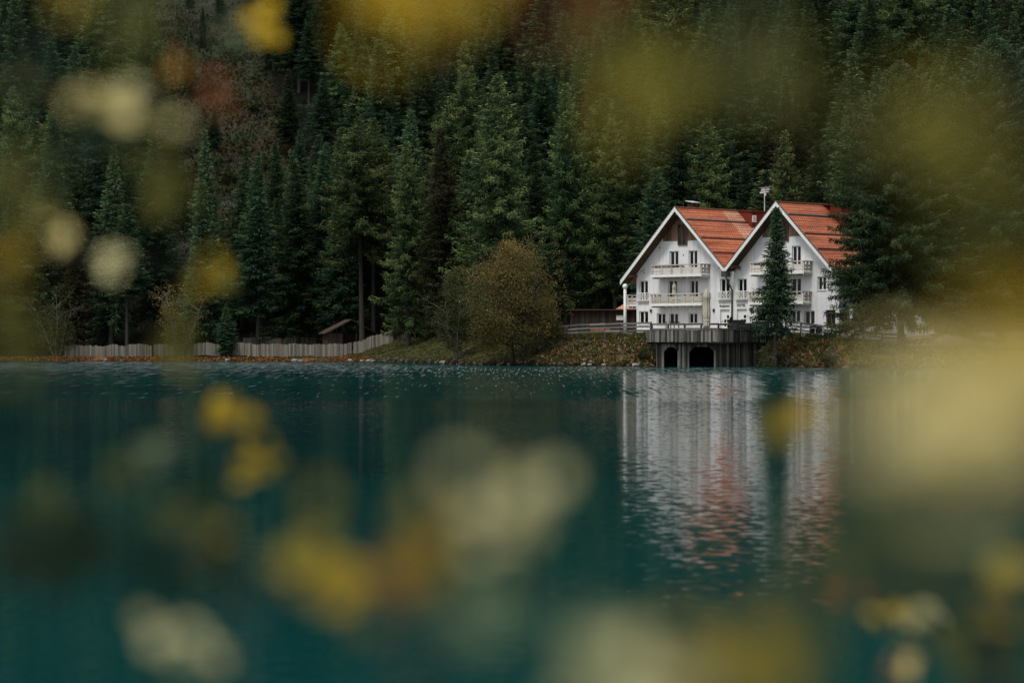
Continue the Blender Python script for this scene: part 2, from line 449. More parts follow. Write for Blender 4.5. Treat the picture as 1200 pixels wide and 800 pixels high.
bankc = (rust_c*(1-n1)*1.1+grass_c*.7*n1)*(1-top)+grass_c*.8*top
col = col*(1-bank)+bankc*bank
strip = ((1-smooth(-22, -14, GX))*smooth(0, .4, d)*(1-smooth(2.2, 3.2, d)))[..., None]
col = col*(1-strip)+np.array([.2, .075, .02])*(.4+.9*n2)*strip
yard = (smooth(8, 11, GX)*smooth(8, 9, d)*(1-smooth(30, 36, d)))[..., None]
col = col*(1-yard)+np.array([.12, .115, .1])*yard
wet = (1-smooth(-.1, .35, d))[..., None]
col = col*(1-.7*wet)
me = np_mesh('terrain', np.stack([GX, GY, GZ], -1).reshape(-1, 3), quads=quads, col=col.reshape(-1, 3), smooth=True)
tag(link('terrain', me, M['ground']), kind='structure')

wb = MB(); wb.v = [(-320, -5, 0), (320, -5, 0), (320, 300, 0), (-320, 300, 0)]; wb.f = [(0, 1, 2, 3)]
tag(wb.build('lake_water', M['water']), kind='structure')

# gravel strip in front of the hotel, a sheet just above the plateau
gs = []
gp = [(8.5, 223.0), (12, 219.5), (24, 217.2), (29, 212.5), (33, 209.5)]; gq = [(9, 229), (14, 232), (22, 226), (31, 214.6), (36, 212)]
gx = MB()
L = []
for i in range(41):
    t = i/40*4; k = min(int(t), 3); fr_ = t-k
    a = Vector(gp[k]).lerp(Vector(gp[k+1]), fr_); b = Vector(gq[k]).lerp(Vector(gq[k+1]), fr_)
    for j in range(9):
        p_ = a.lerp(b, j/8); L.append((p_.x, p_.y, tz(p_.x, p_.y)+.05))
gx.v = L
gx.f = [(i*9+j, (i+1)*9+j, (i+1)*9+j+1, i*9+j+1) for i in range(40) for j in range(8)]
tag(gx.build('gravel_path', M['gravel']), kind='structure')

# ------------------------------------------------------------------ conifers
def sprays_to_mesh(name, P, D, Lh, W, tint, rng):
    """rhombic needle sprays: start points P, unit directions D, lengths, widths"""
    n = len(P)
    q = rng.normal(size=(n, 3)); nrm = np.cross(D, q); nrm /= np.linalg.norm(nrm, axis=1)[:, None]+1e-9
    mid = P+D*(Lh*.45)[:, None]
    v = np.stack([P, mid+nrm*W[:, None], P+D*Lh[:, None]-np.array([0, 0, 1])*(Lh*.12)[:, None], mid-nrm*W[:, None]], 1).reshape(-1, 3)
    f = np.arange(4*n).reshape(-1, 4)
    t = np.stack([tint-.12, tint, tint+.18, tint], 1).ravel()  # tips lighter: new growth, plus highlights painted into the tint
    return np_mesh(name, v, quads=f, tint=np.clip(t, 0, 1))

def conifer(seed, H, Rad, base, style='spruce', dens=1.0, column=False):
    rng = np.random.default_rng(seed)
    P, D, Lh, W, T = [], [], [], [], []
    twig = MB()
    larch = style == 'larch'
    nb = int((250 if larch else 400)*dens)
    lop = rng.uniform(0, 6.28); lop2 = rng.uniform(0, 6.28)
    for i in range(nb):
        u = (i+rng.uniform())/nb
        h = H*(base+(1-base)*(1-(1-u)**1.12))
        t = np.clip((H-h)/(H*(1-base)), 0, 1)
        az = i*2.39996+rng.uniform(-.5, .5)
        if larch:
            prof = np.clip(t*1.4, 0, 1)**.85*(1-.12*t)
        else:
            prof = t**.92*(1-.3*max(0, t-.7)/.3)
        if column: prof = np.clip(t*1.55, 0, 1)**.8*(1-.12*t)
        prof = .018+.98*prof
        asym = 1+.22*math.sin(az-lop)+.18*math.sin(2*az+lop2+h*.5)
        Lb = Rad*prof*rng.uniform(.55, 1.12)*asym
        if t > .8 and rng.uniform() < .35: continue
        up = (.75*(1-t)**2-.12-.25*t) if not larch else (.5*(1-t)**1.5-.05-.1*t)
        up += rng.uniform(-.13, .13)
        sag = (.28 if not larch else .42)*rng.uniform(.7, 1.2)
        lift = .26 if not larch else .3
        o = np.array([math.cos(az), math.sin(az), 0.]); sd = np.array([-math.sin(az), math.cos(az), 0.])
        step = .17 if not larch else .2
        r = np.arange(.12*Lb+.05, Lb, step/ dens**.5); 
        if len(r) == 0: r = np.array([.3*Lb])
        q = r/Lb
        z = h+up*r-sag*Lb*np.sin(q*math.pi*.62)+lift*Lb*np.clip(q-.5, 0, 1)**1.6*2*sag*2
        pts = o[None]*r[:, None]; pts[:, 2] += z
        bt = rng.uniform(.08, .6)+.16*(1-t)  # branches near the top tinted lighter, as if catching more light
        if Lb > .9:
            k = [0, len(r)//2, len(r)-1]
            twig.tube([(0, 0, h)]+[tuple(pts[j]) for j in k], [.02+.008*Lb, .015+.006*Lb, .012+.004*Lb, .006], 4, False)
        for side in (-1, -1, 1, 1):
            n = len(r); jit = rng.normal(size=(n, 3))*.3
            dr = o[None]*.75+sd[None]*side*(.95)+np.array([0, 0, -.25])[None]+jit
            dr /= np.linalg.norm(dr, axis=1)[:, None]
            ln = (.24+.5*np.clip(1-q, 0, 1)*min(1, Lb/2.2))*rng.uniform(.7, 1.3, n)
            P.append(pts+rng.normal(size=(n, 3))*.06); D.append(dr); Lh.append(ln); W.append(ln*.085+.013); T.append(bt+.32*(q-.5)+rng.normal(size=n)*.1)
        nh = 5 if larch else 3      # hanging twigs
        for _ in range(nh):
            n = len(r); jit = rng.normal(size=(n, 3))*.22
            dr = o[None]*.25+np.array([0, 0, -1.])[None]+jit; dr /= np.linalg.norm(dr, axis=1)[:, None]
            ln = (.18+.28*rng.uniform(size=n))*(1.2 if larch else 1)*min(1.0, .45+Lb/2.5)
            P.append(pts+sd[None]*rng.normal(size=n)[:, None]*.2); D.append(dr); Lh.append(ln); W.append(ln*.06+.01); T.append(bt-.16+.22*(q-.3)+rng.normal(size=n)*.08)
        n = len(r); dr = o[None]*.85+np.array([0, 0, .3])[None]+rng.normal(size=(n, 3))*.3; dr /= np.linalg.norm(dr, axis=1)[:, None]
        ln = .22+.2*rng.uniform(size=n)
        P.append(pts+np.array([0, 0, .04])); D.append(dr); Lh.append(ln); W.append(ln*.1+.012); T.append(bt+.22+.25*q)  # sprays on top of each branch lighter, highlights put into the colour
    P = np.concatenate(P); D = np.concatenate(D); Lh = np.concatenate(Lh); W = np.concatenate(W); T = np.concatenate(T)
    eff = np.percentile(np.abs(P[:, 0]), 98.5)
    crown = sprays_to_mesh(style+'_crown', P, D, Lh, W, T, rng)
    r0 = .011*H+.05
    zs = np.linspace(-.6, H*.985, 9); ox = np.cumsum(rng.normal(size=9)*.012*H/9); ox -= ox[0]
    twig.tube([(ox[i], 0, zs[i]) for i in range(9)], [r0*(1.25 if i == 0 else 1)*(1-(zs[i]/H))**.85+.012 for i in range(9)], 8)
    # dead stubs below the crown
    for i in range(int(14*base*3)):
        h = rng.uniform(.06, base+.1)*H; az = rng.uniform(0, 6.28); l = rng.uniform(.3, 1.3)
        twig.tube([(0, 0, h), (math.cos(az)*l, math.sin(az)*l, h-.15*l)], [.03, .008], 4, False)
    tm = twig.mesh(style+'_trunk')
    a = tm.attributes.new('tint', 'FLOAT', 'POINT'); a.data.foreach_set('value', np.full(len(tm.vertices), .5, dtype=np.float32))
    return crown, tm, H, eff

PROTO = {}
def add_proto(key, mat, *a, **k):
    crown, trunk, H, eff = conifer(*a, **k)
    crown.materials.append(M[mat]); trunk.materials.append(M['bark'])
    PROTO.setdefault(key, []).append((crown, trunk, H, eff))
add_proto('spruce', 'spruce', 1, 22, 2.9, .12, 'spruce')
add_proto('spruce', 'spruce', 2, 23, 2.5, .2, 'spruce')
add_proto('spruce', 'spruce', 3, 21, 3.2, .1, 'spruce')
add_proto('spruce', 'spruce', 4, 24, 2.7, .26, 'spruce')
add_proto('spruce', 'spruce', 5, 20, 2.3, .08, 'spruce')
add_proto('spruce', 'spruce', 6, 22, 2.6, .32, 'spruce', dens=.8)
add_proto('spruce', 'spruce', 7, 19, 3.0, .05, 'spruce')
add_proto('spruce', 'spruce', 8, 24, 2.4, .4, 'spruce', dens=.75)
add_proto('larch', 'larch', 14, 22, 3.3, .3, 'larch', dens=.8)
add_proto('larch', 'larch', 15, 26, 3.0, .24, 'larch', dens=.9)
add_proto('larch', 'larch', 16, 25, 3.8, .4, 'larch', dens=.8)
add_proto('larch', 'larch', 11, 25, 4.0, .14, 'larch')
add_proto('larch', 'larch', 12, 24, 3.5, .2, 'larch')
add_proto('larch', 'larch', 13, 23, 3.7, .1, 'larch')
add_proto('brown', 'brown_spruce', 21, 23, 2.9, .1, 'spruce')
add_proto('big', 'spruce', 31, 21, 6.4, .2, 'spruce', dens=2.1, column=True)
add_proto('thin', 'spruce', 41, 14, 1.75, .3, 'spruce', dens=.9)

def conifer_tree(kind, x, y, H, width, label, group=None, cat='tree', rz=None, pick=None):
    """copy of a prototype: Empty > trunk, crown"""
    ps = PROTO[kind]; cr, tr, h0, r0 = ps[pick if pick is not None else random.randrange(len(ps))]
    nm = {'spruce': 'spruce_tree', 'larch': 'larch_tree', 'brown': 'spruce_tree', 'big': 'spruce_tree', 'thin': 'spruce_tree'}[kind]
    e = empty(nm, (x, y, tz(x, y)-.1), random.uniform(0, 6.28) if rz is None else rz)
    tag(e, label, cat, group)
    sz = H/h0; sx = (width/2)/r0
    for n_, me_ in (('trunk', tr), ('crown', cr)):
        o = bpy.data.objects.new(n_, me_); C.objects.link(o); o.parent = e
        o.scale = (sx, sx, sz) if n_ == 'crown' else (sz*.9, sz*.9, sz)
    e.rotation_euler[0] = random.uniform(-.025, .025); e.rotation_euler[1] = random.uniform(-.025, .025)
    return e

placed = []
def hand(kind, px, ytop, Y, wpx, label, pick=None):
    X = (px-600)/F*Y; H = CAMZ+(400-ytop)/F*Y-tz(X, Y)
    placed.append((X, Y, 3.4))
    return conifer_tree(kind, X, Y, H, wpx/F*Y, label, pick=pick, rz=0.0)

hand('larch', 590, 84, 246, 104, 'tall broad pale green larch, its flat top rising right above the rusty autumn bush', 3)
hand('larch', 425, 138, 266, 100, 'light green larch whose long bare trunk stands beside the dark shelter hut', 2)
hand('larch', 478, 165, 254, 78, 'drooping light green larch beside the brown-tinged dark spruce', 5)
hand('brown', 516, 150, 250, 74, 'dark spruce with brown cone-laden branches between two pale larches', 0)
hand('larch', 664, 96, 256, 92, 'pale larch behind the right edge of the rusty autumn bush', 5)
hand('larch', 722, 138, 254, 84, 'drooping larch just left of the hotel, above the dark wooden shed', 4)
hand('spruce', 765, 196, 250, 66, 'dark spruce directly behind the left gable of the hotel', 3)
hand('larch', 834, 138, 256, 92, 'pale larch behind the hotel roof, over the valley between the two gables', 3)
hand('larch', 914, 152, 254, 74, 'sparse yellowish larch behind the roof mast of the hotel', 5)
hand('spruce', 876, 190, 262, 60, 'dark spruce behind the oxblood roof dormer')
hand('spruce', 350, 190, 279, 66, 'lighter green spruce standing behind the plank fence, just right of the small dark shore fir', 0)
hand('spruce', 302, 182, 281, 58, 'dark spruce right behind the small dark shore fir', 1)
hand('spruce', 236, 214, 278, 56, 'short bluish spruce behind the gap of the plank fence', 4)
hand('spruce', 245, 152, 292, 52, 'tall pointed spruce at the foot of the rocky clearing', 2)
hand('spruce', 184, 150, 296, 56, 'tall blue-green spruce behind the thin yellowing tree', 0)
hand('spruce', 130, 168, 290, 54, 'grey-green spruce behind the left end of the plank fence', 2)
hand('spruce', 62, 130, 292, 60, 'dark spruce above the leaning bare shrub', 1)
hand('spruce', 380, 176, 283, 54, 'slim dark spruce on the left of the long-trunked larch')
hand('spruce', 322, 168, 300, 50, 'spruce at the lower right edge of the rocky clearing', 0)
hand('spruce', 344, 176, 297, 52, 'dense low-branched spruce below the bare soil beside the clearing', 6)
hand('spruce', 372, 158, 303, 56, 'tall spruce filling the slope left above the long-trunked larch', 1)
hand('spruce', 398, 150, 300, 54, 'tall narrow spruce directly behind the top of the long-trunked larch', 5)
hand('spruce', 284, 172, 298, 50, 'spruce with its tip below the lowest pale rock of the clearing', 2)
for px_, Y_, H_, lab_ in ((250, 345, 9, 'short spruce in the middle of the rocky clearing'), (340, 350, 13, 'spruce on the right edge of the clearing, below the bright yellow leaf'),
                          (362, 366, 15, 'taller spruce on the upper right edge of the clearing'), (222, 372, 10, 'spruce near the top of the rocky clearing'),
                          (352, 330, 12, 'dense spruce on the bare soil right of the clearing'), (380, 340, 16, 'tall spruce at the right end of the bare soil'),
                          (322, 340, 6, 'small dark cone-shaped spruce standing alone among the clearing shrubs'), (195, 340, 14, 'spruce on the left edge of the rocky clearing')):
    hand('spruce', px_, 400-F*(tz((px_-600)/F*Y_, Y_)+H_-CAMZ)/Y_, Y_, H_*.3*F/Y_, lab_)
hand('spruce', 545, 176, 262, 60, 'dark spruce filling the gap behind the broadest larch', 1)
hand('spruce', 630, 190, 262, 56, 'dark spruce behind the rusty autumn bush crown', 3)
hand('spruce', 692, 200, 262, 56, 'slim dark spruce between two drooping larches left of the hotel', 1)
hand('big', 1056, 70, 204, 164, 'huge broad dark spruce hiding the right corner of the hotel', 0)
hand('big', 1172, 40, 207, 170, 'huge dark spruce at the right edge, behind the big pale leaf blur', 0)
hand('thin', 908, 243, 207.4, 45, 'slender dark spruce on the bank in front of the right hotel gable', 0)
hand('spruce', 1000, 120, 236, 84, 'dark spruce behind the right end of the hotel roof', 2)
hand('spruce', 955, 170, 245, 70, 'dark spruce rising behind the right hotel gable', 0)

# the forest on the slope: individual trees
def region(px, Y):
    side = 'left' if px < 360 else ('middle' if px < 740 else 'right')
    tier = 'low' if Y < 305 else ('mid' if Y < 365 else 'high')
    return side, tier
PLACE = {('left', 'low'): 'among the front forest rows behind the grey plank fence',
         ('middle', 'low'): 'in the forest just behind the shore larches',
         ('right', 'low'): 'in the forest just behind the hotel',
         ('left', 'mid'): 'on the slope beside the rocky clearing',
         ('middle', 'mid'): 'partway up the slope above the shore larches',
         ('right', 'mid'): 'partway up the slope above the hotel roofs',
         ('left', 'high'): 'on the upper slope over the rocky clearing',
         ('middle', 'high'): 'on the upper slope over the middle of the far shore',
         ('right', 'high'): 'on the upper slope high above the hotel'}
count = 0; tries = 0
rr = random.Random(5)
while count < 268 and tries < 60000:
    tries += 1
    q = rr.random()
    Y = 254+(470-254)*q**1.15
    hw = .218*Y+4
    X = rr.uniform(-hw, hw)
    px = 600+X/Y*F
    if Y < hillstart(X)-(6 if X < -10 else 1): continue
    if X > 2 and Y < 256: continue
    cl_here = float(clearing(X, Y))
    if cl_here > .12 and rr.random() < .9: continue
    near = Y < 300
    H = rr.uniform(16.5, 25.5)*(1.0 if Y < 330 else .94)
    z = tz(X, Y)
    ytop = 400-F*(z+H-CAMZ)/Y
    if 215 < px < 375 and Y < 312:           # keep the clearing open to view
        H = min(H, CAMZ+(400-rr.uniform(150, 205))/F*Y-z)
        if H < 8: continue
    if cl_here > .12: H = rr.uniform(4, 9)
    if ytop > 400 or 400-F*(z+2-CAMZ)/Y < -70 and ytop < -200: continue
    if 400-F*(z+H*.3-CAMZ)/Y < -8: continue
    if Y > 300 and px < 230 and rr.random() < .0: continue
    dmin = 3.4 if Y < 290 else (4.6 if Y < 350 else 5.6)
    if any((X-a)**2+(Y-b)**2 < max(dmin, c*.9)**2 for a, b, c in placed): continue
    placed.append((X, Y, dmin)); count += 1
    kind = 'spruce' if rr.random() < .74 else ('larch' if rr.random() < .8 else 'brown')
    sd, tr_ = region(px, Y)
    word = {'spruce': 'dark green spruce', 'larch': 'paler loose larch', 'brown': 'brown-tinged dark spruce'}[kind]
    w = H*rr.uniform(.23, .36)*(1.25 if kind == 'larch' else 1)
    conifer_tree(kind, X, Y, H, w, word+' '+PLACE[sd, tr_], {'spruce': 'spruces ', 'larch': 'larches ', 'brown': 'brown-tinged spruces '}[kind]+PLACE[sd, tr_])

# far wood higher up the mountain and to both sides: one mass
def far_wood():
    rng = np.random.default_rng(77)
    V, T = [], []
    n = 0
    while n < 900:
        Y = rng.uniform(262, 720); X = rng.uniform(-280, 280)
        inside = abs(X) < .225*Y+4
        if inside and Y < 455: continue
        if Y < float(hillstart(X))+2: continue
        z0 = tz(X, Y); H = rng.uniform(16, 24); Rr = H*.13; k = 130
        u = rng.uniform(0, 1, k)**.7; az = rng.uniform(0, 6.28, k); h = H*(1-u*.92); r = Rr*u**.85*rng.uniform(.4, 1.1, k)
        p = np.stack([X+r*np.cos(az), Y+r*np.sin(az), z0+h], 1)
        dd = np.stack([np.cos(az), np.sin(az), rng.uniform(-.9, -.3, k)], 1); l = rng.uniform(.8, 1.7, k)
        s = np.stack([-np.sin(az), np.cos(az), np.zeros(k)], 1)*(.45*l)[:, None]
        V.append(np.stack([p-s, p+dd*l[:, None]*.6, p+s, p+np.array([0, 0, .6])], 1).reshape(-1, 3)); T.append(np.repeat(rng.uniform(.1, .6, k), 4)); n += 1
    V = np.concatenate(V); T = np.concatenate(T)
    me = np_mesh('distant_forest', V, quads=np.arange(len(V)).reshape(-1, 4), tint=T)
    tag(link('distant_forest', me, M['spruce']), 'dense dark conifer forest covering the mountain beyond the nearer trees', 'forest', kind='stuff')
far_wood()

# ------------------------------------------------------------------ broadleaf trees and shrubs
def leaf_quads(P, size, rng, tint):
    n = len(P); a = rng.normal(size=(n, 3)); a /= np.linalg.norm(a, axis=1)[:, None]
    b = np.cross(a, rng.normal(size=(n, 3))); b /= np.linalg.norm(b, axis=1)[:, None]+1e-9
    s = (size*rng.uniform(.6, 1.3, n))[:, None]
    v = np.stack([P-a*s, P+b*s*.5, P+a*s, P-b*s*.5], 1).reshape(-1, 3)
    return v, np.repeat(tint, 4)

def broadleaf(name, px, Y, ytop, wpx, label, mat, seed, n=9000, stems=5, size=.13, bare=.0, low=.08, group=None, bark='paleb', lean=0):
    rng = np.random.default_rng(seed); rd = random.Random(seed)
    X = (px-600)/F*Y; z0 = tz(X, Y); H = CAMZ+(400-ytop)/F*Y-z0; Wd = wpx/F*Y/2
    e = empty(name, (X, Y, z0-.1)); tag(e, label, 'tree' if 'tree' in name else 'shrub', group)
    tw = MB(); ends = []
    for s in range(stems):
        a = 2*math.pi*s/stems+rd.uniform(-.4, .4); lean_ = rd.uniform(.1, .55)
        p = Vector((math.cos(a)*.2*Wd*.3, math.sin(a)*.2*Wd*.3, -.2)); d = Vector((math.cos(a)*lean_+lean, math.sin(a)*lean_, 1)).normalized()
        ln = H*rd.uniform(.5, .8); pts = [p.copy()]
        for k in range(6):
            p = p+d*ln/6; d = (d+Vector((rd.uniform(-.16, .16), rd.uniform(-.16, .16), rd.uniform(-.02, .1)))).normalized(); pts.append(p.copy())
        r0 = .012*H/ (stems**.3)+.02
        tw.tube(pts, [r0*(1-.12*k) for k in range(7)], 6)
        for k in range(1, 7):
            for _ in range(3):
                a2 = rd.uniform(0, 6.28); l2 = Wd*rd.uniform(.25, .75)
                q = pts[k]; e2 = q+Vector((math.cos(a2)*l2, math.sin(a2)*l2, rd.uniform(.2, 1.0)*l2))
                mid = q.lerp(e2, .5)+Vector((rd.uniform(-.1, .1), rd.uniform(-.1, .1), .08))*l2
                tw.tube([q, mid, e2], [r0*.45, r0*.28, .008], 4, False); ends += [mid, e2]
                for _ in range(2):
                    e3 = e2+Vector((rd.uniform(-.5, .5), rd.uniform(-.5, .5), rd.uniform(-.1, .5)))*l2
                    tw.tube([e2, e3], [.012, .004], 3, False); ends.append(e3)
    # crown: several overlapping lobes, with holes between the clumps
    lobes = [(0, 0, .66, .5, .27), (-.42, .1, .47, .46, .25), (.45, -.1, .43, .48, .24), (.05, .4, .4, .5, .26), (0, -.35, .3, .7, .24), (rd.uniform(-.25, .25), 0, .87, .22, .12), (-.6, -.1, .24, .36, .18), (.64, .1, .22, .34, .16), (rd.uniform(-.5, .5), 0, .72, .2, .12)]
    lobes = [(a+rd.uniform(-.1, .1), b+rd.uniform(-.1, .1), max(low+.1, c+rd.uniform(-.05, .05)), e_r*rd.uniform(.85, 1.15), e_z*rd.uniform(.85, 1.1)) for a, b, c, e_r, e_z in lobes]
    wt = np.array([q[3]**2*q[4] for q in lobes])**.8; wt /= wt.sum()
    li = rng.choice(len(lobes), 3*n, p=wt); Lb_ = np.array(lobes)[li]
    u = rng.normal(size=(3*n, 3)); u /= np.linalg.norm(u, axis=1)[:, None]; u *= (rng.uniform(size=3*n)**.42)[:, None]*(1+.15*rng.normal(size=3*n))[:, None]
    P = np.stack([(Lb_[:, 0]+u[:, 0]*Lb_[:, 3])*Wd, (Lb_[:, 1]+u[:, 1]*Lb_[:, 3])*Wd, (Lb_[:, 2]+u[:, 2]*Lb_[:, 4])*H], 1)
    P[:, 0] += lean*P[:, 2]*.5
    hole = vnoise(P[:, 0]+.8*P[:, 1], P[:, 2]-.3*P[:, 1], .1*Wd+.3, seed); P = P[hole > .42]; hole = hole[hole > .42]
    P = P[:n]; hole = hole[:n]
    lt = np.array([rd.uniform(-.12, .12) for _ in lobes])[li][:len(P)]
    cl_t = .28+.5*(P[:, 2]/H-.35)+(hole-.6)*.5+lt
    if bare > 0:
        E = np.array([tuple(v) for v in ends]); kk = rng.integers(0, len(E), len(P))
        sel = rng.uniform(size=len(P)) < bare; P[sel] = E[kk[sel]]+rng.normal(size=(sel.sum(), 3))*.22
    keep = P[:, 2] > .15; P = P[keep]; cl_t = cl_t[keep]
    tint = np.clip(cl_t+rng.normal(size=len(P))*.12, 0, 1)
    v, t = leaf_quads(P, size, rng, tint)
    tm = tw.mesh('trunk'); a_ = tm.attributes.new('tint', 'FLOAT', 'POINT'); a_.data.foreach_set('value', np.full(len(tm.vertices), .5, dtype=np.float32))
    link('trunk', tm, M[bark], e)
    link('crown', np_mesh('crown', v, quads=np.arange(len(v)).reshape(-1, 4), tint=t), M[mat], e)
    return e

broadleaf('autumn_tree', 606, 220.6, 270, 138, 'big rusty olive many-stemmed autumn tree on the shore left of the fenced bank', 'autumn', 3, n=44000, stems=7, size=.09, low=.02, bark='bark', bare=.16)
broadleaf('shore_tree', 536, 230, 296, 66, 'small darker olive tree directly left of the big rusty autumn tree', 'olive', 4, n=15000, stems=4, size=.09, bare=.3, low=.2)
broadleaf('yellowing_tree', 208, 271.5, 318, 52, 'thin sparse yellowing tree in front of the gap in the plank fence', 'autumn', 5, n=3200, stems=4, size=.11, bare=.75, low=.15)
broadleaf('leaning_shrub', 66, 273, 325, 60, 'leaning grey-green shrub with bare pale stems at the far left shore', 'olive', 6, n=3400, stems=4, size=.12, bare=.6, low=.1, lean=-.15)
broadleaf('bank_shrub', 906, 208, 385, 40, 'dark green shrub at the foot of the slender spruce by the boathouse', 'olive', 8, n=3500, stems=4, size=.09, low=.03)
broadleaf('bank_shrub', 974, 203.5, 402, 24, 'small round green shrub on the grassy bank below the right fence', 'olive', 9, n=1400, stems=4, size=.08, low=.03)
broadleaf('bank_shrub', 640, 220, 396, 34, 'low dark green shrub at the right foot of the rusty autumn tree', 'olive', 10, n=1800, stems=4, size=.1, low=.03)
broadleaf('bank_shrub', 757, 211.5, 404, 20, 'dark shrub in the shadow beside the left boathouse wall', 'olive', 14, n=1300, stems=3, size=.09, low=.03)
e = conifer_tree('spruce', (265-600)/F*270.8, 270.8, 5.6, 2.7, 'small very dark fir standing at the water edge in the gap of the plank fence', pick=4)
for k_, (px_, Y_, yt_, wp_) in enumerate([(243, 372, 62, 20), (268, 340, 92, 20), (310, 346, 70, 22), (330, 326, 128, 18), (246, 352, 92, 16), (296, 362, 58, 16), (352, 330, 120, 20), (318, 322, 146, 18), (222, 380, 46, 22), (285, 350, 84, 12)]):
    X_ = (px_-600)/F*Y_; 
    H_ = max(1.6, min(4.5, CAMZ+(400-yt_)/F*Y_-tz(X_, Y_)))
    broadleaf('clearing_shrub', px_, Y_, 400-F*(tz(X_, Y_)+H_*.8-CAMZ)/Y_, wp_, 'low dark green shrub scattered on the rocky clearing', 'olive', 60+k_, n=900, stems=3, size=.2, low=.03, group='shrubs on the rocky clearing')

# ------------------------------------------------------------------ undergrowth on the banks (uncountable)
def undergrowth(name, label, n, sampler, size, seed, hgt=.35):
    rng = np.random.default_rng(seed)
    P, cols, sz = sampler(rng, n)
    m_ = len(P)
    a = rng.normal(size=(m_, 3)); a[:, 2] = np.abs(a[:, 2])+.4; a /= np.linalg.norm(a, axis=1)[:, None]
    b = np.cross(a, rng.normal(size=(m_, 3))); b /= np.linalg.norm(b, axis=1)[:, None]+1e-9
    s = (sz*rng.uniform(.5, 1.3, m_))[:, None]
    v = np.stack([P, P+a*s*.5+b*s*.28, P+a*s, P+a*s*.5-b*s*.28], 1).reshape(-1, 3)
    me = np_mesh(name, v, quads=np.arange(4*m_).reshape(-1, 4), col=np.repeat(cols, 4, 0))
    tag(link(name, me, M['undergrowth']), label, 'plants', kind='stuff')

PAL_RUST = np.array([(.14, .062, .03), (.17, .088, .04), (.1, .055, .03), (.14, .105, .045), (.06, .066, .026), (.042, .05, .02), (.22, .18, .12), (.07, .038, .022)])
PAL_GRN = np.array([(.05, .065, .02), (.07, .075, .023), (.1, .085, .027), (.036, .05, .016), (.12, .1, .038)])
def bank_s(rng, n):
    X = rng.uniform(2.5, 44, n*3); d = rng.uniform(.15, 7.4, n*3)
    Y = shore(X)+d
    ok = ~((X > 12.6) & (X < 22.0)) & (X < 40+rng.uniform(0, 4, n*3))
    cl_ = vnoise(X, Y, .8, 31)
    ok &= cl_ > .3
    X, Y, d, cl_ = X[ok][:n], Y[ok][:n], d[ok][:n], cl_[ok][:n]
    Z = terrain(X, Y)+(cl_-.35)*.5*rng.uniform(0, 1, len(X))*np.clip(1.2-d/7, .2, 1)
    k = np.floor(vnoise(X, Y, .7, 41)*3+rng.uniform(0, 5, len(X))).astype(int) % 8
    c = PAL_RUST[k]
    g = (smooth(4.0, 5.8, d+rng.normal(size=len(X))*.7) > .5) | (rng.uniform(size=len(X)) < .1) | ((X > 28) & (rng.uniform(size=len(X)) < .6))
    c = np.where(g[:, None], PAL_GRN[rng.integers(0, 5, len(X))], c)
    c = c*1.5*rng.uniform(.5, 1.25, len(X))[:, None]
    return np.stack([X, Y, Z], 1), c, np.where(d > 5, .22, .34)
undergrowth('bank_plants', 'rust, ochre and green plants covering the bank below the hotel fence', 34000, bank_s, .3, 51)
def lawn_s(rng, n):
    X = rng.uniform(-25, 9, n); d = rng.uniform(.2, 19, n); Y = shore(X)+d
    c = PAL_GRN[rng.integers(0, 5, n)]*rng.uniform(.5, 1.2, n)[:, None]
    c = np.where((d < 1.6)[:, None], PAL_RUST[rng.integers(0, 8, n)], c)
    return np.stack([X, Y, terrain(X, Y)], 1), c, np.full(n, .17)
undergrowth('grass', 'short yellowish green grass on the open shore', 16000, lawn_s, .17, 52)
def strip_s(rng, n):
    X = rng.uniform(-58, -15, n); d = np.abs(rng.normal(size=n))*1.0+.05; Y = shore(X)+d
    c = np.array([(.34, .12, .02), (.28, .085, .02), (.2, .1, .03), (.05, .05, .02), (.3, .2, .1)])[rng.integers(0, 5, n)]*rng.uniform(.5, 1.1, n)[:, None]
    ok = vnoise(X, Y, 2.3, 33) > .34
    return np.stack([X, Y, terrain(X, Y)], 1)[ok], c[ok], np.full(ok.sum(), .24)
undergrowth('shore_plants', 'orange fallen leaves and low plants along the waterline below the plank fence', 9000, strip_s, .25, 53)
def clear_s(rng, n):
    Y = rng.uniform(258, 440, n); X = rng.uniform(-95, 90, n)
    m_ = n//2; Y[:m_] = rng.uniform(300, 410, m_); X[:m_] = rng.uniform(-70, -15, m_)
    ok = (clearing(X, Y) > rng.uniform(.1, .9, n)) | ((np.arange(n) > m_) & (Y > hillstart(X)))
    X, Y = X[ok], Y[ok]
    k = vnoise(X, Y, 4, 61)
    c = np.where((k > .42)[:, None], np.array([.035, .052, .024]), np.array([.052, .038, .02]))*rng.uniform(.4, 1.2, len(X))[:, None]
    return np.stack([X, Y, terrain(X, Y)], 1), c, .3+.5*vnoise(X, Y, 2, 62)
undergrowth('clearing_plants', 'low brown and green scrub covering the clearing and the forest floor on the mountainside', 84000, clear_s, .5, 54)

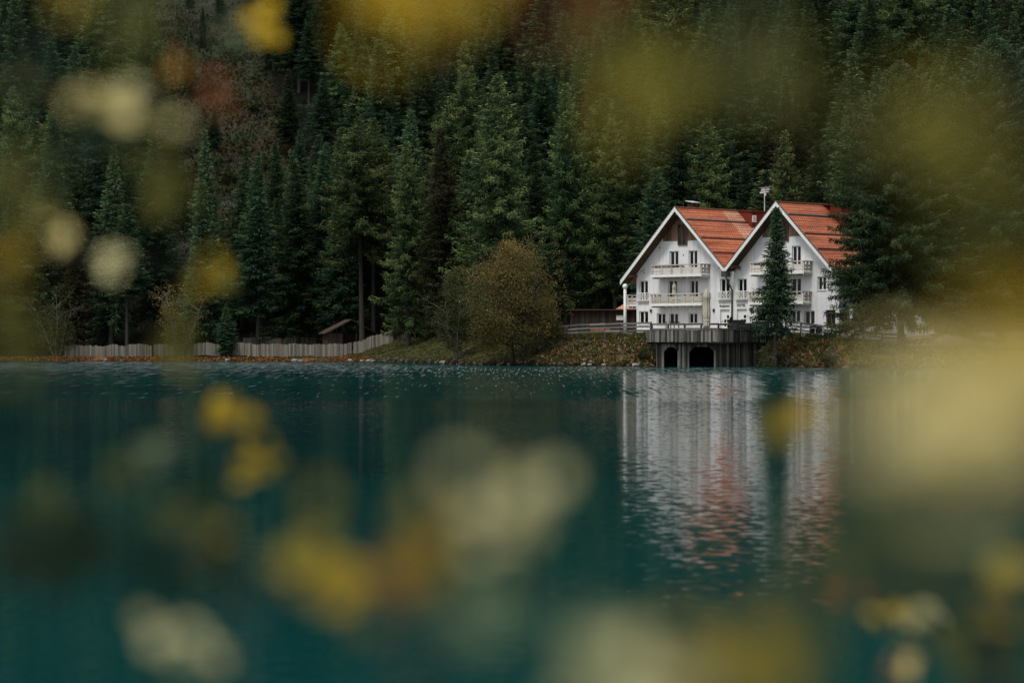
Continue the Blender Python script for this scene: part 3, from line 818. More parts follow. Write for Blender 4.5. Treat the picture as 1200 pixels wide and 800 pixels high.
# stones: the larger ones singly, the small ones as one scatter
def stone(X, Y, r, label, group=None, sq=(1.3, 1, .6), mat='stone', sink=.25):
    mb = MB(); mb.ball((0, 0, 0), r, 10, 7, sq, .14, random.Random(int(X*97+Y*13)))
    o = mb.build('shore_stone', M[mat]); o.location = (X, Y, max(tz(X, Y), 0)+r*sq[2]*(1-sink)-.05); o.rotation_euler = (0, 0, random.uniform(0, 3))
    return tag(o, label, 'stone', group)
stone((745-600)/F*211.2, 211.2, .34, 'white flat boulder at the waterline just left of the boathouse', sq=(1.7, 1, .55))
for px_ in (684, 691, 707):
    X_ = (px_-600)/F*214.5; stone(X_, float(shore(X_))+.1, .2, 'small pale stone at the waterline below the rusty bank', 'pale stones below the rusty bank')
for px_, r_ in ((345, .3), (352, .22), (411, .3), (425, .25), (433, .28), (438, .22), (520, .3), (266, .3), (123, .25)):
    X_ = (px_-600)/F*262
    X_ = (px_-600)/F*float(shore(X_)); stone(X_, float(shore(X_))+.15, r_, 'pale stone among orange leaves along the left waterline', 'pale stones along the left waterline')
pm = MB(); rp = random.Random(3)
for _ in range(420):
    X_ = rp.uniform(-55, 42)
    if 12.4 < X_ < 22.8: continue
    Y_ = float(shore(X_))+rp.uniform(-.1, .7); r_ = rp.uniform(.05, .15)
    pm.ball((X_, Y_, max(tz(X_, Y_), 0)+r_*.2), r_, 6, 4, (1.2, 1, .7), .12, rp)
tag(pm.build('shore_pebbles', mat_mottled('shore_pebble_stone', (.03, .028, .025), (.15, .14, .13), ns=.6, rough=.85)), 'small grey stones scattered along the far waterline', 'pebbles', kind='stuff')
for px_, Y_, yb, r_ in ((304, 318, 153, .9), (331, 316, 175, 1.0), (325, 317, 173, .7)):
    X_ = (px_-600)/F*Y_
    stone(X_, Y_, r_*.8, 'pale rock lying at the lower end of the mountainside clearing', 'rocks on the clearing', (1.9, 1, .45), sink=.1)

# ------------------------------------------------------------------ hotel
TH = R(46); cT, sT = math.cos(TH), math.sin(TH)
HX, HY, HZ = 20.22, 222.0, 3.0
hotel = empty('hotel', (HX, HY, HZ), -TH)
tag(hotel, 'white two-gabled alpine hotel with orange tiled roofs and wooden balconies above the lake', 'hotel')
def fac(x, y, o=0.0):
    """photo pixel on the facade plane (o metres in front of it) -> local s, z"""
    r = (x-600)/F
    s = (r*(HY-o*cT)-HX+o*sT)/(cT+r*sT)
    Yw = HY-s*sT-o*cT
    return s, CAMZ+(400-y)/F*Yw-HZ
DEPTH = 14.0
K = .966                       # roof pitch
RL, RR = -6.0, 6.2; ZR = 14.72-HZ     # ridges
VZ = ZR-K*6.1
wall_poly = [(-12, -.6), (12.4, -.6), (12.4, ZR-.28-K*6.2), (6.2, ZR-.28), (.1, ZR-.28-K*6.1), (-6, ZR-.28), (-12, ZR-.28-K*6.0)]
wm_ = MB().prism(wall_poly, 0, DEPTH, 'y').mesh('wall')
wall = link('wall', wm_, M['plaster'], hotel)
OPEN = []      # s0,s1,z0,z1,kind
def op(x0, x1, y0, y1, kind='window', z0=None):
    s0, za = fac(x0, y0); s1, zb = fac(x1, y1); _, zc = fac(x0, y1)
    top = (za+fac(x1, y0)[1])/2; bot = (zb+zc)/2 if z0 is None else z0
    OPEN.append((s0, s1, bot, top, kind))
F1 = 5.72-HZ; F2 = 8.42-HZ       # floor levels
op(784.5, 795, 294.2, 0, 'door', F2); op(807, 817.2, 293.5, 0, 'door', F2)
op(749.2, 759.3, 329, 0, 'french', F1+.42)
op(783, 793.5, 328.5, 0, 'door', F1); op(808.3, 818, 328.4, 0, 'door', F1)
op(844, 855, 326.5, 0, 'french', F1+.42)
op(748.8, 759.6, 364.6, 380.4); op(769.6, 779.6, 367, 379.6); op(784, 794.6, 367, 379.6); op(807, 817, 366.7, 379); op(822.5, 832.5, 366, 379)
op(844, 855, 362.5, 0, 'entrance', 0.0); op(863.5, 875, 362, 0, 'entrance', 0.0)
op(864.5, 875, 326.6, 0, 'french', F1+.42)
op(886.2, 896.4, 365, 377); op(902, 912.5, 364.6, 377); op(926.4, 937.6, 363.6, 377.6); op(942.6, 954.6, 364, 380); op(968, 979, 363, 380, 'brown')
op(903, 914, 327, 0, 'door', F1); op(927, 938.6, 325.6, 0, 'door', F1); op(958, 968, 324, 340)
op(905, 915, 289, 0, 'door', F2); op(928, 938.4, 288, 0, 'door', F2)
s0, za = fac(795, 263); s1, zb = fac(805.8, 287.2)
OPEN.append((s0, s1, zb, za, 'gable')); OPEN.append((s0+12.2, s1+12.2, zb, za, 'gable'))
cut = MB()
REC = .34
for s0, s1, z0, z1, k in OPEN:
    cut.box(s0, s1, -.4, .1 if k == 'gable' else REC, z0, z1)
co = bpy.data.objects.new('cut_tmp', cut.mesh('cut_tmp')); C.objects.link(co); co.parent = hotel
bo = wall.modifiers.new('b', 'BOOLEAN'); bo.object = co; bo.operation = 'DIFFERENCE'; bo.solver = 'EXACT'
bpy.context.view_layer.update()
dg = bpy.context.evaluated_depsgraph_get()
nm_ = bpy.data.meshes.new_from_object(wall.evaluated_get(dg)); wall.modifiers.clear(); wall.data = nm_
bpy.data.objects.remove(co)

for s0, s1, z0, z1, k in OPEN:
    w = MB(); y0 = .14 if k != 'gable' else -.13; fw = .075; y1 = y0+.09
    mat = M['brownframe'] if k in ('gable', 'brown') else M['trim']
    ss0, ss1, zz0, zz1 = s0+.004, s1-.004, z0+.004, z1-.004
    w.box(ss0, ss0+fw, y0, y1, zz0, zz1).box(ss1-fw, ss1, y0, y1, zz0, zz1)
    w.box(ss0+fw, ss1-fw, y0+.003, y1, zz1-fw, zz1-.003).box(ss0+fw, ss1-fw, y0+.003, y1, zz0+.003, zz0+fw)
    if k == 'entrance':
        o = plank_build(w, 'door_frame', mat, hotel)
        mid = (s0+s1)/2; dh = (z1-z0)
        lf = MB().box(ss0+fw+.004, ss1-fw-.004, y0+.03, y0+.07, zz0+fw+.004, zz1-fw-.004).build('door', M['trim'], hotel)
        g = MB()
        # small square panes low and middle of each leaf
        lw = (ss1-ss0-2*fw)
        for (u, v_) in ((.62, .62), (.28, .44), (.62, .44), (.28, .28)):
            g.box(ss0+fw+lw*u, ss0+fw+lw*(u+.25), y0+.015, y0+.028, z0+dh*v_, z0+dh*(v_+.13))
        g.build('pane', M['glass'], lf)
        MB().box(ss0+fw+lw*.07, ss0+fw+lw*.11, y0-.03, y0+.028, z0+1.0, z0+1.12).build('handle', M['metal'], lf)
        continue
    nm2 = 'balcony_door' if k == 'door' else 'window'
    mid = (s0+s1)/2
    w.box(mid-.06, mid+.06, y0-.006, y1-.01, zz0+fw, zz1-fw)
    if k in ('door',):
        w.box(ss0+fw, mid-.06, y0+.006, y1, zz0+fw, zz0+.6).box(mid+.06, ss1-fw, y0+.006, y1, zz0+fw, zz0+.6)
    o = plank_build(w, nm2, mat, hotel)
    MB().box(ss0+fw*.6, ss1-fw*.6, y0+.045, y0+.06, zz0+fw*.6, zz1-fw*.6).build('pane', M['glass'], o)
    if k == 'window':
        MB().box(s0-.06, s1+.06, -.07, y0, z0-.055, z0+.003).build('sill', M['zinc'], o)
    if k == 'brown':
        MB().box(s0-.1, s1+.1, -.16, y0, z0-.06, z0+.003).build('sill', M['brownframe'], o)
    if k == 'french':
        rl = MB(); b0 = z0-.05; t0 = z0+.68; a0, a1 = s0-.14, s1+.14; yy = -.14
        rl.box(a0, a1, yy-.035, yy+.035, t0-.07, t0).box(a0, a1, yy-.03, yy+.03, b0+.02, b0+.09)
        nn = 4
        for i in range(nn+1):
            xx = a0+(a1-a0)*i/nn; rl.box(max(xx-.025, a0), min(xx+.025, a1), yy-.027, yy+.027, b0+.09, t0-.07)
        for i in range(nn):
            xa = a0+(a1-a0)*i/nn; xb = a0+(a1-a0)*(i+1)/nn
            rl.bar((xa, yy, b0+.09), (xb, yy, t0-.07), .03, .035, (0, 1, 0)).bar((xb, yy-.004, b0+.09), (xa, yy-.004, t0-.07), .03, .035, (0, 1, 0))
        rl.box(a0, a0+.04, yy+.035, 0, t0-.07, t0).box(a1-.04, a1, yy+.035, 0, t0-.07, t0)
        rl.build('lattice_railing', M['trim'], o)
        MB().box(s0-.16, s1+.16, -.2, -.002, b0-.16, b0-.09).build('sill', M['balcony'], o)

# --- roofs.  A slope is a slab with UV (along ridge, down slope)
OV = 1.2; THK = .2
def slope(name, mat, sr, sgn, run0, run1, y0, y1, parent, lift=0.0, thk=THK):
    """slab from horizontal run0 to run1 away from ridge sr (sgn: side), y0..y1 along the ridge"""
    me = bpy.data.meshes.new(name); L_ = math.hypot(1, K)
    def P(run, y, dz): return (sr+sgn*run, y, ZR-K*run+lift+dz)
    v = [P(run0, y0, 0), P(run1, y0, 0), P(run1, y1, 0), P(run0, y1, 0), P(run0, y0, -thk), P(run1, y0, -thk), P(run1, y1, -thk), P(run0, y1, -thk)]
    f = [(0, 1, 2, 3), (7, 6, 5, 4), (0, 4, 5, 1), (1, 5, 6, 2), (2, 6, 7, 3), (3, 7, 4, 0)]
    me.from_pydata(v, [], f); uv = me.uv_layers.new(name='UVMap')
    for pl in me.polygons:
        for li in pl.loop_indices:
            c = me.vertices[me.loops[li].vertex_index].co
            uv.data[li].uv = (c.y+.13*sr, (abs(c.x-sr))*L_*sgn)
    me.update()
    bm = bmesh.new(); bm.from_mesh(me); bmesh.ops.recalc_face_normals(bm, faces=bm.faces); bm.to_mesh(me); bm.free()
    return link(name, me, mat, parent)
for sr, lrun, rrun, nm3 in ((RL, 6.95, 6.04, 'left'), (RR, 6.04, 6.75, 'right')):
    split = 4.9 if sr == RL else 30
    roof = slope('roof', M['tiles'], sr, -1, 0, lrun, -OV+.03, DEPTH+.5, hotel)
    if sr == RL:
        slope('tile_field', M['tiles'], sr, 1, 0.0, rrun, -OV+.03, 5.35, roof)
        slope('old_tile_field', M['old_tiles'], sr, 1, 0.0, rrun, 5.35, DEPTH+.5, roof)
    else:
        slope('tile_field', M['tiles'], sr, 1, 0.0, rrun, -OV+.03, DEPTH+.5, roof)
    # dark boards under the eaves and purlin ends
    for sg, run in ((-1, lrun), (1, rrun)):
        so = slope('soffit', M['soffit'], sr, sg, .05, run-.06, -OV+.08, 0.0, roof, -THK-.006, .09)
        a_ = so.data.attributes.new('tint', 'FLOAT', 'POINT'); a_.data.foreach_set('value', np.full(8, .45, dtype=np.float32))
        # white bargeboard
        bb = MB(); k0 = len(bb.v)
        def P2(run_, y, dz): return (sr+sg*run_, y, ZR-K*run_+dz)
        e0 = 0.0; e1 = run+.03
        for y in (-OV-.05, -OV+.028):
            for run_, dz in ((e0, .06), (e1, .06), (e1, -.38), (e0, -.38)):
                bb.v.append(P2(run_, y, dz))
        bb.f = [(0, 1, 2, 3), (7, 6, 5, 4), (0, 4, 5, 1), (1, 5, 6, 2), (2, 6, 7, 3), (3, 7, 4, 0)]
        bb.build('bargeboard', M['trim'], roof)
        if not (sr == RL and sg == 1) and not (sr == RR and sg == -1):
            ef = MB()
            xx = sr+sg*run; zz = ZR-K*run
            ef.box(min(xx, xx+sg*.12), max(xx, xx+sg*.12), -OV+.03, DEPTH+.5, zz-.14, zz-.02)
            ef.build('gutter', M['metal'], roof)
        # dark capping along the rake
        cp = MB().bar(P2(.05, -OV-.02, .085), P2(run, -OV-.02, .085), .16, .03, (0, 0, 1)); cp.build('verge_cap', M['metal'], roof)
        for run_ in ((5.4,) if (sr, sg) in ((RL, 1), (RR, -1)) else (6.0,)):
            MB().box(sr+sg*run_-.12, sr+sg*run_+.12, -OV+.12, -.002, ZR-K*run_-THK-.42, ZR-K*run_-THK-.14).build('purlin', M['gablewood'], roof)
    MB().box(sr-.12, sr+.12, -OV+.12, -.002, ZR-.75, ZR-.45).build('purlin', M['gablewood'], roof)
    rc = MB()
    for i in range(38):
        ya = -OV+.02+i*.42
        if ya > DEPTH+.4: break
        rc.box(sr-.14, sr+.14, ya, ya+.40, ZR-.05, ZR+.075)
    rc.build('ridge_tiles', M['old_tiles'] if False else M['pot'], roof)
    # snow guards: dark metal bar and pale pole along each course
    for sg, runmax in ((1, rrun), (-1, lrun)):
        for run_ in (1.28, 3.09, 4.56):
            if sg == -1 and run_ > 4: continue
            zz = ZR-K*run_; x_ = sr+sg*run_
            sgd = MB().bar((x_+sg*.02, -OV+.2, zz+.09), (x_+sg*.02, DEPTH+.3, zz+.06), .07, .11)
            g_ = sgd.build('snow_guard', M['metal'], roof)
            if run_ < 2: MB().bar((x_+sg*.005, -OV+.2, zz+.15), (x_+sg*.005, 5.3, zz+.15), .05, .06).build('guard_pole', M['zinc'], g_)
    # vertical board panel in the gable
    gp_ = MB()
    zb_ = fac(760, 278.5)[1] if False else (ZR-.28-K*2.9)
    i = 0; x_ = -2.9
    while x_ < 2.88:
        xa, xb = x_, x_+.36
        tz_ = ZR-.34-K*max(abs(xa), abs(xb))
        s0_, s1_ = (s0, s1) if sr == RR else (s0, s1)
        if tz_ > zb_+.05:
            gp_.v += [(sr+xa, -.05, zb_), (sr+xb-.012, -.05, zb_), (sr+xb-.012, -.002, zb_), (sr+xa, -.002, zb_),
                      (sr+xa, -.05, ZR-.34-K*abs(xa)), (sr+xb-.012, -.05, ZR-.34-K*abs(xb)), (sr+xb-.012, -.002, ZR-.34-K*abs(xb)), (sr+xa, -.002, ZR-.34-K*abs(xa))]
            b_ = len(gp_.v)-8
            gp_.f += [tuple(b_+i_ for i_ in q_) for q_ in ((0,3,2,1),(4,5,6,7),(0,1,5,4),(1,2,6,5),(2,3,7,6),(3,0,4,7))]
        x_ += .36
    plank_build(gp_, 'gable_boards', M['gablewood'], hotel)

# valley gutter box and downpipe
vs, vz = .1, VZ
MB().box(vs-.3, vs+.3, -OV-.12, -OV+.5, vz-.72, vz-.2).build('gutter_box', M['metal'], hotel)
dpx = fac(858.6, 340)[0]
MB().tube([(vs, -OV+.2, vz-.7), (vs+.1, -OV+.25, vz-1.0), (dpx-.1, -.2, vz-1.6), (dpx, -.1, vz-1.9), (dpx, -.1, .1)], [.075]*5, 8).build('downpipe', M['metal'], hotel, True)
# chimney with pale cap, behind the left ridge
cx_, cy_ = RL-.55, 1.9
ch = MB().box(cx_-.33, cx_+.33, cy_-.4, cy_+.4, ZR-1.1, ZR+.36).build('chimney', M['soffit'], hotel)
MB().bar((cx_-.45, cy_, ZR+.72), (cx_+.5, cy_, ZR+.54), 1.1, .06).build('chimney_cap', M['zinc'], ch)
leg_ = MB()
for a_ in (-.27, .27):
    for b_ in (-.3, .3): leg_.box(cx_+a_-.03, cx_+a_+.03, cy_+b_-.03, cy_+b_+.03, ZR+.36, ZR+.56)
leg_.build('cap_stays', M['metal'], ch)
# oxblood shed dormers
def dormer(sr, ya, yb, run0, run1, panes):
    zt = ZR+.02-.02*run0; zb_ = ZR-K*run1-.1
    d_ = MB()
    n_ = max(3, int((yb-ya)/.32))
    for i in range(n_):
        a_ = ya+(yb-ya)*i/n_; b_ = ya+(yb-ya)*(i+1)/n_-.012
        d_.box(sr+run0, sr+run1, a_, b_, zb_, zt-.05)
    o = plank_build(d_, 'dormer', M['dormer'], hotel)
    MB().prism([(sr+.15, zt+.06), (sr+run1+.22, zt-.12), (sr+run1+.22, zt-.2), (sr+.15, zt-.04)], ya-.12, yb+.12, 'y').build('dormer_roof', M['dormer'], o)
    for (a_, b_, z0, z1) in panes:
        f_ = MB().box(sr+run1, sr+run1+.05, a_, b_, z0, z1).build('dormer_window', M['trim'], o)
        MB().box(sr+run1+.05, sr+run1+.062, a_+.09, b_-.09, z0+.09, z1-.09).build('pane', M['zinc'], f_)  # pale opaque pane: the lit look of the glass is put into the colour
dormer(RL, 7.7, 12.6, .2, 1.75, [(7.8, 8.4, ZR-1.15, ZR-.5), (9.6, 10.8, ZR-.95, ZR-.3)])
MB().box(RL+1.75, RL+2.3, 8.7, 12.6, ZR-1.45, ZR-1.35).build('dormer_ledge', M['dormer'], hotel)
dormer(RR, 5.4, 11.5, .9, 2.2, [])
# roof mast with weathervane-like aerial
mx_, my_ = RL+.7, 10.9
mast = MB().tube([(mx_, my_, ZR-1.0), (mx_, my_, ZR+2.2)], [.05, .045], 7).build('mast', M['zinc'], hotel)
ae = MB()
ae.bar((mx_-.42, my_, ZR+2.1), (mx_+.45, my_+.2, ZR+2.16), .07, .2).bar((mx_-.35, my_-.3, ZR+1.82), (mx_+.3, my_+.3, ZR+1.95), .06, .16)
for i in range(4):
    q = -.4+i*.27; ae.bar((mx_+q, my_-.3, ZR+2.3), (mx_+q, my_+.3, ZR+2.36), .035, .035)
ae.bar((mx_-.45, my_, ZR+2.32), (mx_+.45, my_, ZR+2.32), .05, .05)
ae.ball((mx_+.05, my_+.02, ZR+1.62), .15, 10, 6, (1, .5, 1))
ae.build('aerial', M['zinc'], mast)

# --- balconies: Parts of hotel; each > slab, railing boards, posts
def balcony(sa, sb, zf, name='balcony', dep=1.2, ya=0.0):
    sl = MB().box(sa, sb, -dep, -.003, zf-.16, zf).box(sa-.03, sb+.03, -dep-.05, -dep, zf-.2, zf+.04)
    b = sl.build(name, M['trim'], hotel)
    n_ = max(2, round((sb-sa)/1.15))
    p_ = MB()
    for i in range(n_+1):
        x_ = sa+.07+(sb-sa-.14)*i/n_
        plank_build(MB().box(x_-.1, x_+.1, -dep+.0, -dep+.13, zf+.05, zf+.86), 'baluster_post', M['balcony'], b)
    for y_ in (-.14, -.62):
        for x_ in (sa+.07, sb-.07): plank_build(MB().box(x_-.06, x_+.06, y_-.1, y_+.1, zf+.05, zf+.86), 'baluster_post', M['balcony'], b)
    r_ = MB()
    r_.box(sa-.06, sb+.06, -dep-.07, -dep+.17, zf+.86, zf+.96)
    r_.box(sa-.06, sa+.16, -dep+.17, -.003, zf+.862, zf+.958).box(sb-.16, sb+.06, -dep+.17, -.003, zf+.862, zf+.958)
    plank_build(r_, 'handrail', M['balcony'], b)
    r2 = MB()
    r2.box(sa+.02, sb-.02, -dep+.045, -dep+.09, zf+.36, zf+.66)
    r2.box(sa+.02, sb-.02, -dep+.045, -dep+.09, zf+.08, zf+.3)
    for x_ in (sa+.07, sb-.07):
        r2.box(x_-.02, x_+.02, -dep+.13, -.003, zf+.4, zf+.62).box(x_-.02, x_+.02, -dep+.13, -.003, zf+.1, zf+.28)
    plank_build(r2, 'railing_board', M['balcony'], b)
    br_ = MB(); x_ = sa+.15
    nbk = max(3, round((sb-sa)/.95))
    for i in range(nbk+1):
        x_ = sa+.12+(sb-sa-.24)*i/nbk
        br_.box(x_-.07, x_+.07, -dep+.06, -.003, zf-.34, zf-.163)
    plank_build(br_, 'joist', M['balcony'], b)
    return b
def bal(xl, xr, ylev):
    sa, _ = fac(xl, ylev, 1.2); sb, _ = fac(xr, ylev, 1.2); return sa, sb
UL = bal(763.5, 822, 322); LLb = bal(762.5, 822, 356); UR = bal(879, 942, 315); LR = bal(877.5, 941, 352)
for (sa, sb), zf in ((UL, F2), (LLb, F1), (UR, F2), (LR, F1)): balcony(sa, sb, zf)
# side balcony round the left corner with its column
sc_ = fac(733, 356, 0)[0]
sl = MB().box(sc_-.15, -12.003, .1, 4.0, F1-.16, F1).build('balcony', M['trim'], hotel)
p_ = MB()
for x_ in (sc_+.1, (sc_-12)/2, -12.12): plank_build(MB().box(x_-.09, x_+.09, .12, .24, F1, F1+.86), 'baluster_post', M['balcony'], sl)
r_ = MB().box(sc_-.1, -12.003, .08, .3, F1+.86, F1+.95).box(sc_-.1, sc_+.1, .3, 3.9, F1+.862, F1+.948); plank_build(r_, 'handrail', M['balcony'], sl)
r_ = MB().box(sc_, -12.01, .15, .19, F1+.38, F1+.66).box(sc_, -12.01, .15, .19, F1+.08, F1+.3).box(sc_-.03, sc_+.03, .3, 3.9, F1+.1, F1+.6); plank_build(r_, 'railing_board', M['balcony'], sl)
j_ = MB()
for x_ in (sc_+.25, (sc_-12)/2, -12.2): j_.box(x_-.07, x_+.07, .15, 3.9, F1-.34, F1-.165)
plank_build(j_, 'joist', M['balcony'], sl)
colm = MB().tube([(sc_-.05, .0, -.3), (sc_-.05, .0, F1+1.5)], [.16, .15], 10).build('column', M['trim'], hotel, True)
MB().ball((sc_-.05, 0, F1+1.75), .26, 14, 10).build('globe', M['globe'], colm, True)
# wall lamps, vents
for x_, y_ in ((763.4, 364.5), (837, 364), (880.2, 363.2), (921.5, 367)):
    s_, z_ = fac(x_, y_); MB().box(s_-.07, s_+.07, -.16, -.003, z_-.13, z_+.13).box(s_-.1, s_+.1, -.2, -.003, z_+.13, z_+.17).build('wall_lamp', M['metal'], hotel)
for x_, y_ in ((801, 299), (773.6, 290.5), (752.5, 318), (755, 316.5), (755, 320), (866.5, 315), (868, 316.5), (868, 313.5)):
    s_, z_ = fac(x_, y_); MB().box(s_-.06, s_+.06, -.03, -.002, z_-.06, z_+.06).build('vent', M['metal'], hotel)

# lettering
def lettering(txt, x, y, width_px, mat, shear=0.0):
    cu = bpy.data.curves.new('lettering', 'FONT'); cu.body = txt; cu.size = 1; cu.extrude = .02; cu.align_x = 'CENTER'; cu.shear = shear
    to = bpy.data.objects.new('lettering_tmp', cu); C.objects.link(to)
    bpy.context.view_layer.update()
    dg = bpy.context.evaluated_depsgraph_get(); me = bpy.data.meshes.new_from_object(to.evaluated_get(dg)); bpy.data.objects.remove(to)
    w0 = max(v.co.x for v in me.vertices)-min(v.co.x for v in me.vertices)
    sL = fac(x-width_px/2, y)[0]; sR = fac(x+width_px/2, y)[0]; k = (sR-sL)/w0
    kz = min(k, .62)
    s_, z_ = fac(x, y)
    me.transform(Matrix(((k, 0, 0, s_), (0, 0, -1, -.025), (0, kz, 0, z_), (0, 0, 0, 1))))
    me.update()
    return link('lettering', me, mat, hotel)
lettering('Restaurant', 849, 359.5, 11.5, M['letter'], .25)
lettering('HOTEL', 868.8, 359, 10, M['letter'])

# flower boxes hang on the balcony rails: things of their own
def world(s, y, z): return hotel.matrix_world @ Vector((s, y, z))
bpy.context.view_layer.update()
def flowerbox(s, zf, label, group):
    e_ = empty('flower_box', world(s, -1.08+.0, zf+.48), -TH); tag(e_, label, 'flower box', group)
    MB().box(-.42, .42, .1, .3, -.02, .2).build('planter', M['soffit'], e_)
    rng = np.random.default_rng(int(abs(s)*100)); n = 150
    P = rng.uniform((-.45, .0, .15), (.45, .36, .42), (n, 3)); v, t = leaf_quads(P, .06, rng, rng.uniform(0, 1, n))
    c = np.array([(.24, .05, .05), (.05, .07, .02), (.08, .09, .03), (.2, .07, .07)])[rng.integers(0, 4, n)]
    link('flowers', np_mesh('flowers', v, quads=np.arange(4*n).reshape(-1, 4), col=np.repeat(c, 4, 0)), M['flower'], e_)
for i in range(4):
    flowerbox(UL[0]+.65+i*(UL[1]-UL[0])/7*1.02, F2, 'box of faded red flowers on the upper balcony of the left gable', 'flower boxes on the left upper balcony')
for i in range(2):
    flowerbox(UR[0]+.7+i*1.2, F2, 'box of flowers on the upper balcony of the right gable', 'flower boxes on the right upper balcony')

# ------------------------------------------------------------------ boathouse and terrace
bt = empty('boathouse', (0, 0, 0)); tag(bt, 'weathered grey plank boathouse with two dark openings under the terrace', 'boathouse')
A = Vector((12.0, 208.6)); B = Vector((17.86, 208.9)); Cc = Vector((22.7, 215.6)); Dd = Vector((24.5, 221)); Ee = Vector((12.0, 221))
DZ = 3.12
MB().prism([tuple(p) for p in (A, B, Cc, Dd, Ee)], DZ-.14, DZ, 'z').build('terrace_floor', M['grey_wood'], bt)
def plank_run(mb, p, q, zlo, zhi, w=.17, off=0.0, rnd=random.Random(9), skip=None, jag=.03):
    L_ = (q-p).length; n_ = int(L_/w); dr = (q-p)/L_; nr = Vector((dr.y, -dr.x))
    for i in range(n_):
        a = p+dr*(i*L_/n_+.006)+nr*(off+rnd.uniform(0, .025)); b = p+dr*((i+1)*L_/n_-.006)+nr*off
        b = a+dr*(L_/n_-.012)
        lo = zlo+rnd.uniform(-jag, jag); hi = zhi
        if skip:
            t = (i+.5)*L_/n_
            lo2 = skip(t)
            if lo2 is not None: lo = lo2
            if lo > hi-.05: continue
        k = len(mb.v); c = nr*.03
        for z in (lo, hi):
            for v_ in (a+c, b+c, b, a): mb.v.append((v_.x, v_.y, z))
        mb.f += [tuple(k+j for j in f_) for f_ in ((0,3,2,1),(4,5,6,7),(0,1,5,4),(1,2,6,5),(2,3,7,6),(3,0,4,7))]
sk = MB()
plank_run(sk, A, B, 2.16, 3.2); plank_run(sk, B, Cc, 2.16, 3.2); plank_run(sk, Ee, A, 2.16, 3.2)
plank_build(sk, 'terrace_skirt', M['grey_wood'], bt)
cp = MB().bar((A.x-.06, A.y-.03, 3.235), (B.x+.02, B.y-.03, 3.235), .14, .05).bar((B.x, B.y-.03, 3.232), (Cc.x, Cc.y-.03, 3.232), .14, .05)
plank_build(cp, 'terrace_cap', M['fence_wood'], bt)
A2 = Vector((12.62, 209.5)); B2 = Vector((17.8, 209.75)); C2 = Vector((22.0, 215.6))
def arch(t):
    """bottom height of the boards over the two openings (t metres along the front)"""
    for a, b, zt, ch_ in ((.52, 1.78, 1.72, .4), (2.72, 4.95, 1.74, .5)):
        if a < t < b:
            e_ = min(t-a, b-t); return zt-max(0, ch_-e_)*1.0
    return None
wl = MB(); plank_run(wl, A2, B2, -.25, 2.95, .15, skip=arch, jag=.0); plank_run(wl, B2, C2, -.25, 2.95, .16, jag=.0); plank_run(wl, Vector((12.62, 219)), A2, -.25, 2.95, .16, jag=0)
plank_build(wl, 'wall_boards', M['grey_wood'], bt)
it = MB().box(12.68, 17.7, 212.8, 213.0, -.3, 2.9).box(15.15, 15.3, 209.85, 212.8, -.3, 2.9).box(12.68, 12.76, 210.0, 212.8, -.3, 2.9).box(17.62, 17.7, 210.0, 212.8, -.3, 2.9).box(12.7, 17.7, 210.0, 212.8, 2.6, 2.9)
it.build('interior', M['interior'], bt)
tr = MB()
for a in (.47, 1.8, 2.67, 4.98):
    p_ = A2+(B2-A2).normalized()*a; tr.box(p_.x-.07, p_.x+.07, p_.y-.1, p_.y-.034, -.25, 1.4)
plank_build(tr, 'jamb', M['fence_wood'], bt)
bm_ = MB().box(12.2, 18.1, 209.0, 209.3, 2.0, 2.16).bar((17.9, 209.25, 2.08), (22.3, 215.4, 2.08), .25, .16)
plank_build(bm_, 'beam', M['post_wood'], bt)

# ------------------------------------------------------------------ fences
def rail_fence(name, posts, label, hp=1.05, nrails=3, mat='fence_wood', postmat='post_wood', zs=None):
    zl = [(tz(*p) if zs is None else (zs[i] if isinstance(zs, list) else zs)) for i, p in enumerate(posts)]
    p0 = posts[0]; z0 = zl[0]
    f = empty(name, (p0[0], p0[1], z0)); tag(f, label, 'fence')
    inv = Vector((p0[0], p0[1], z0)); P = []
    for (x, y), z in zip(posts, zl):
        q = Vector((x, y, z))-inv; P.append(q)
        m_ = MB().box(q.x-.085, q.x+.085, q.y-.085, q.y+.085, q.z-.7, q.z+hp*random.uniform(.96, 1.04)); plank_build(m_, 'post', M[postmat], f)
    for i in range(len(P)-1):
        m_ = MB()
        for k in range(nrails):
            h = hp*(.28+.62*k/(nrails-1)); a = P[i]+Vector((0, -.11, h+random.uniform(-.03, .03))); b = P[i+1]+Vector((0, -.11, h+random.uniform(-.03, .03)))
            m_.bar(a, b, .05, .17)
        plank_build(m_, 'rail', M[mat], f)
    return f
def xp(px, Y): return ((px-600)/F*Y, Y)
rail_fence('rail_fence', [xp(640, 222.6), xp(654, 221.2), xp(665.5, 220.2), xp(678, 219), xp(691, 218), xp(708.7, 217.3), xp(726.7, 216.8), xp(745, 216.5), xp(762.7, 216.2)], 'grey horizontal rail fence with dark posts along the bank left of the terrace', zs=[2.5, 2.6, 2.68, 2.74, 2.78, 2.81, 2.84, 2.87, 2.9])
rail_fence('rail_fence', [xp(764, 214.2), xp(783, 214), xp(802.5, 213.8), xp(821.8, 213.6), xp(842, 214.6), xp(858, 216)], 'grey rail fence with dark posts standing on the terrace behind the parasol', .7, 2, zs=DZ-.02)
rail_fence('rail_fence', [xp(921, 214.5), xp(938.8, 213.2), xp(957, 212), xp(975, 210.8), xp(993, 209.6), xp(1012, 208.4), xp(1034, 207.2), xp(1060, 206.4)], 'rail fence stepping down along the grassy bank right of the slender spruce', zs=[3.0, 2.87, 2.68, 2.5, 2.36, 2.1, 1.9, 1.8])

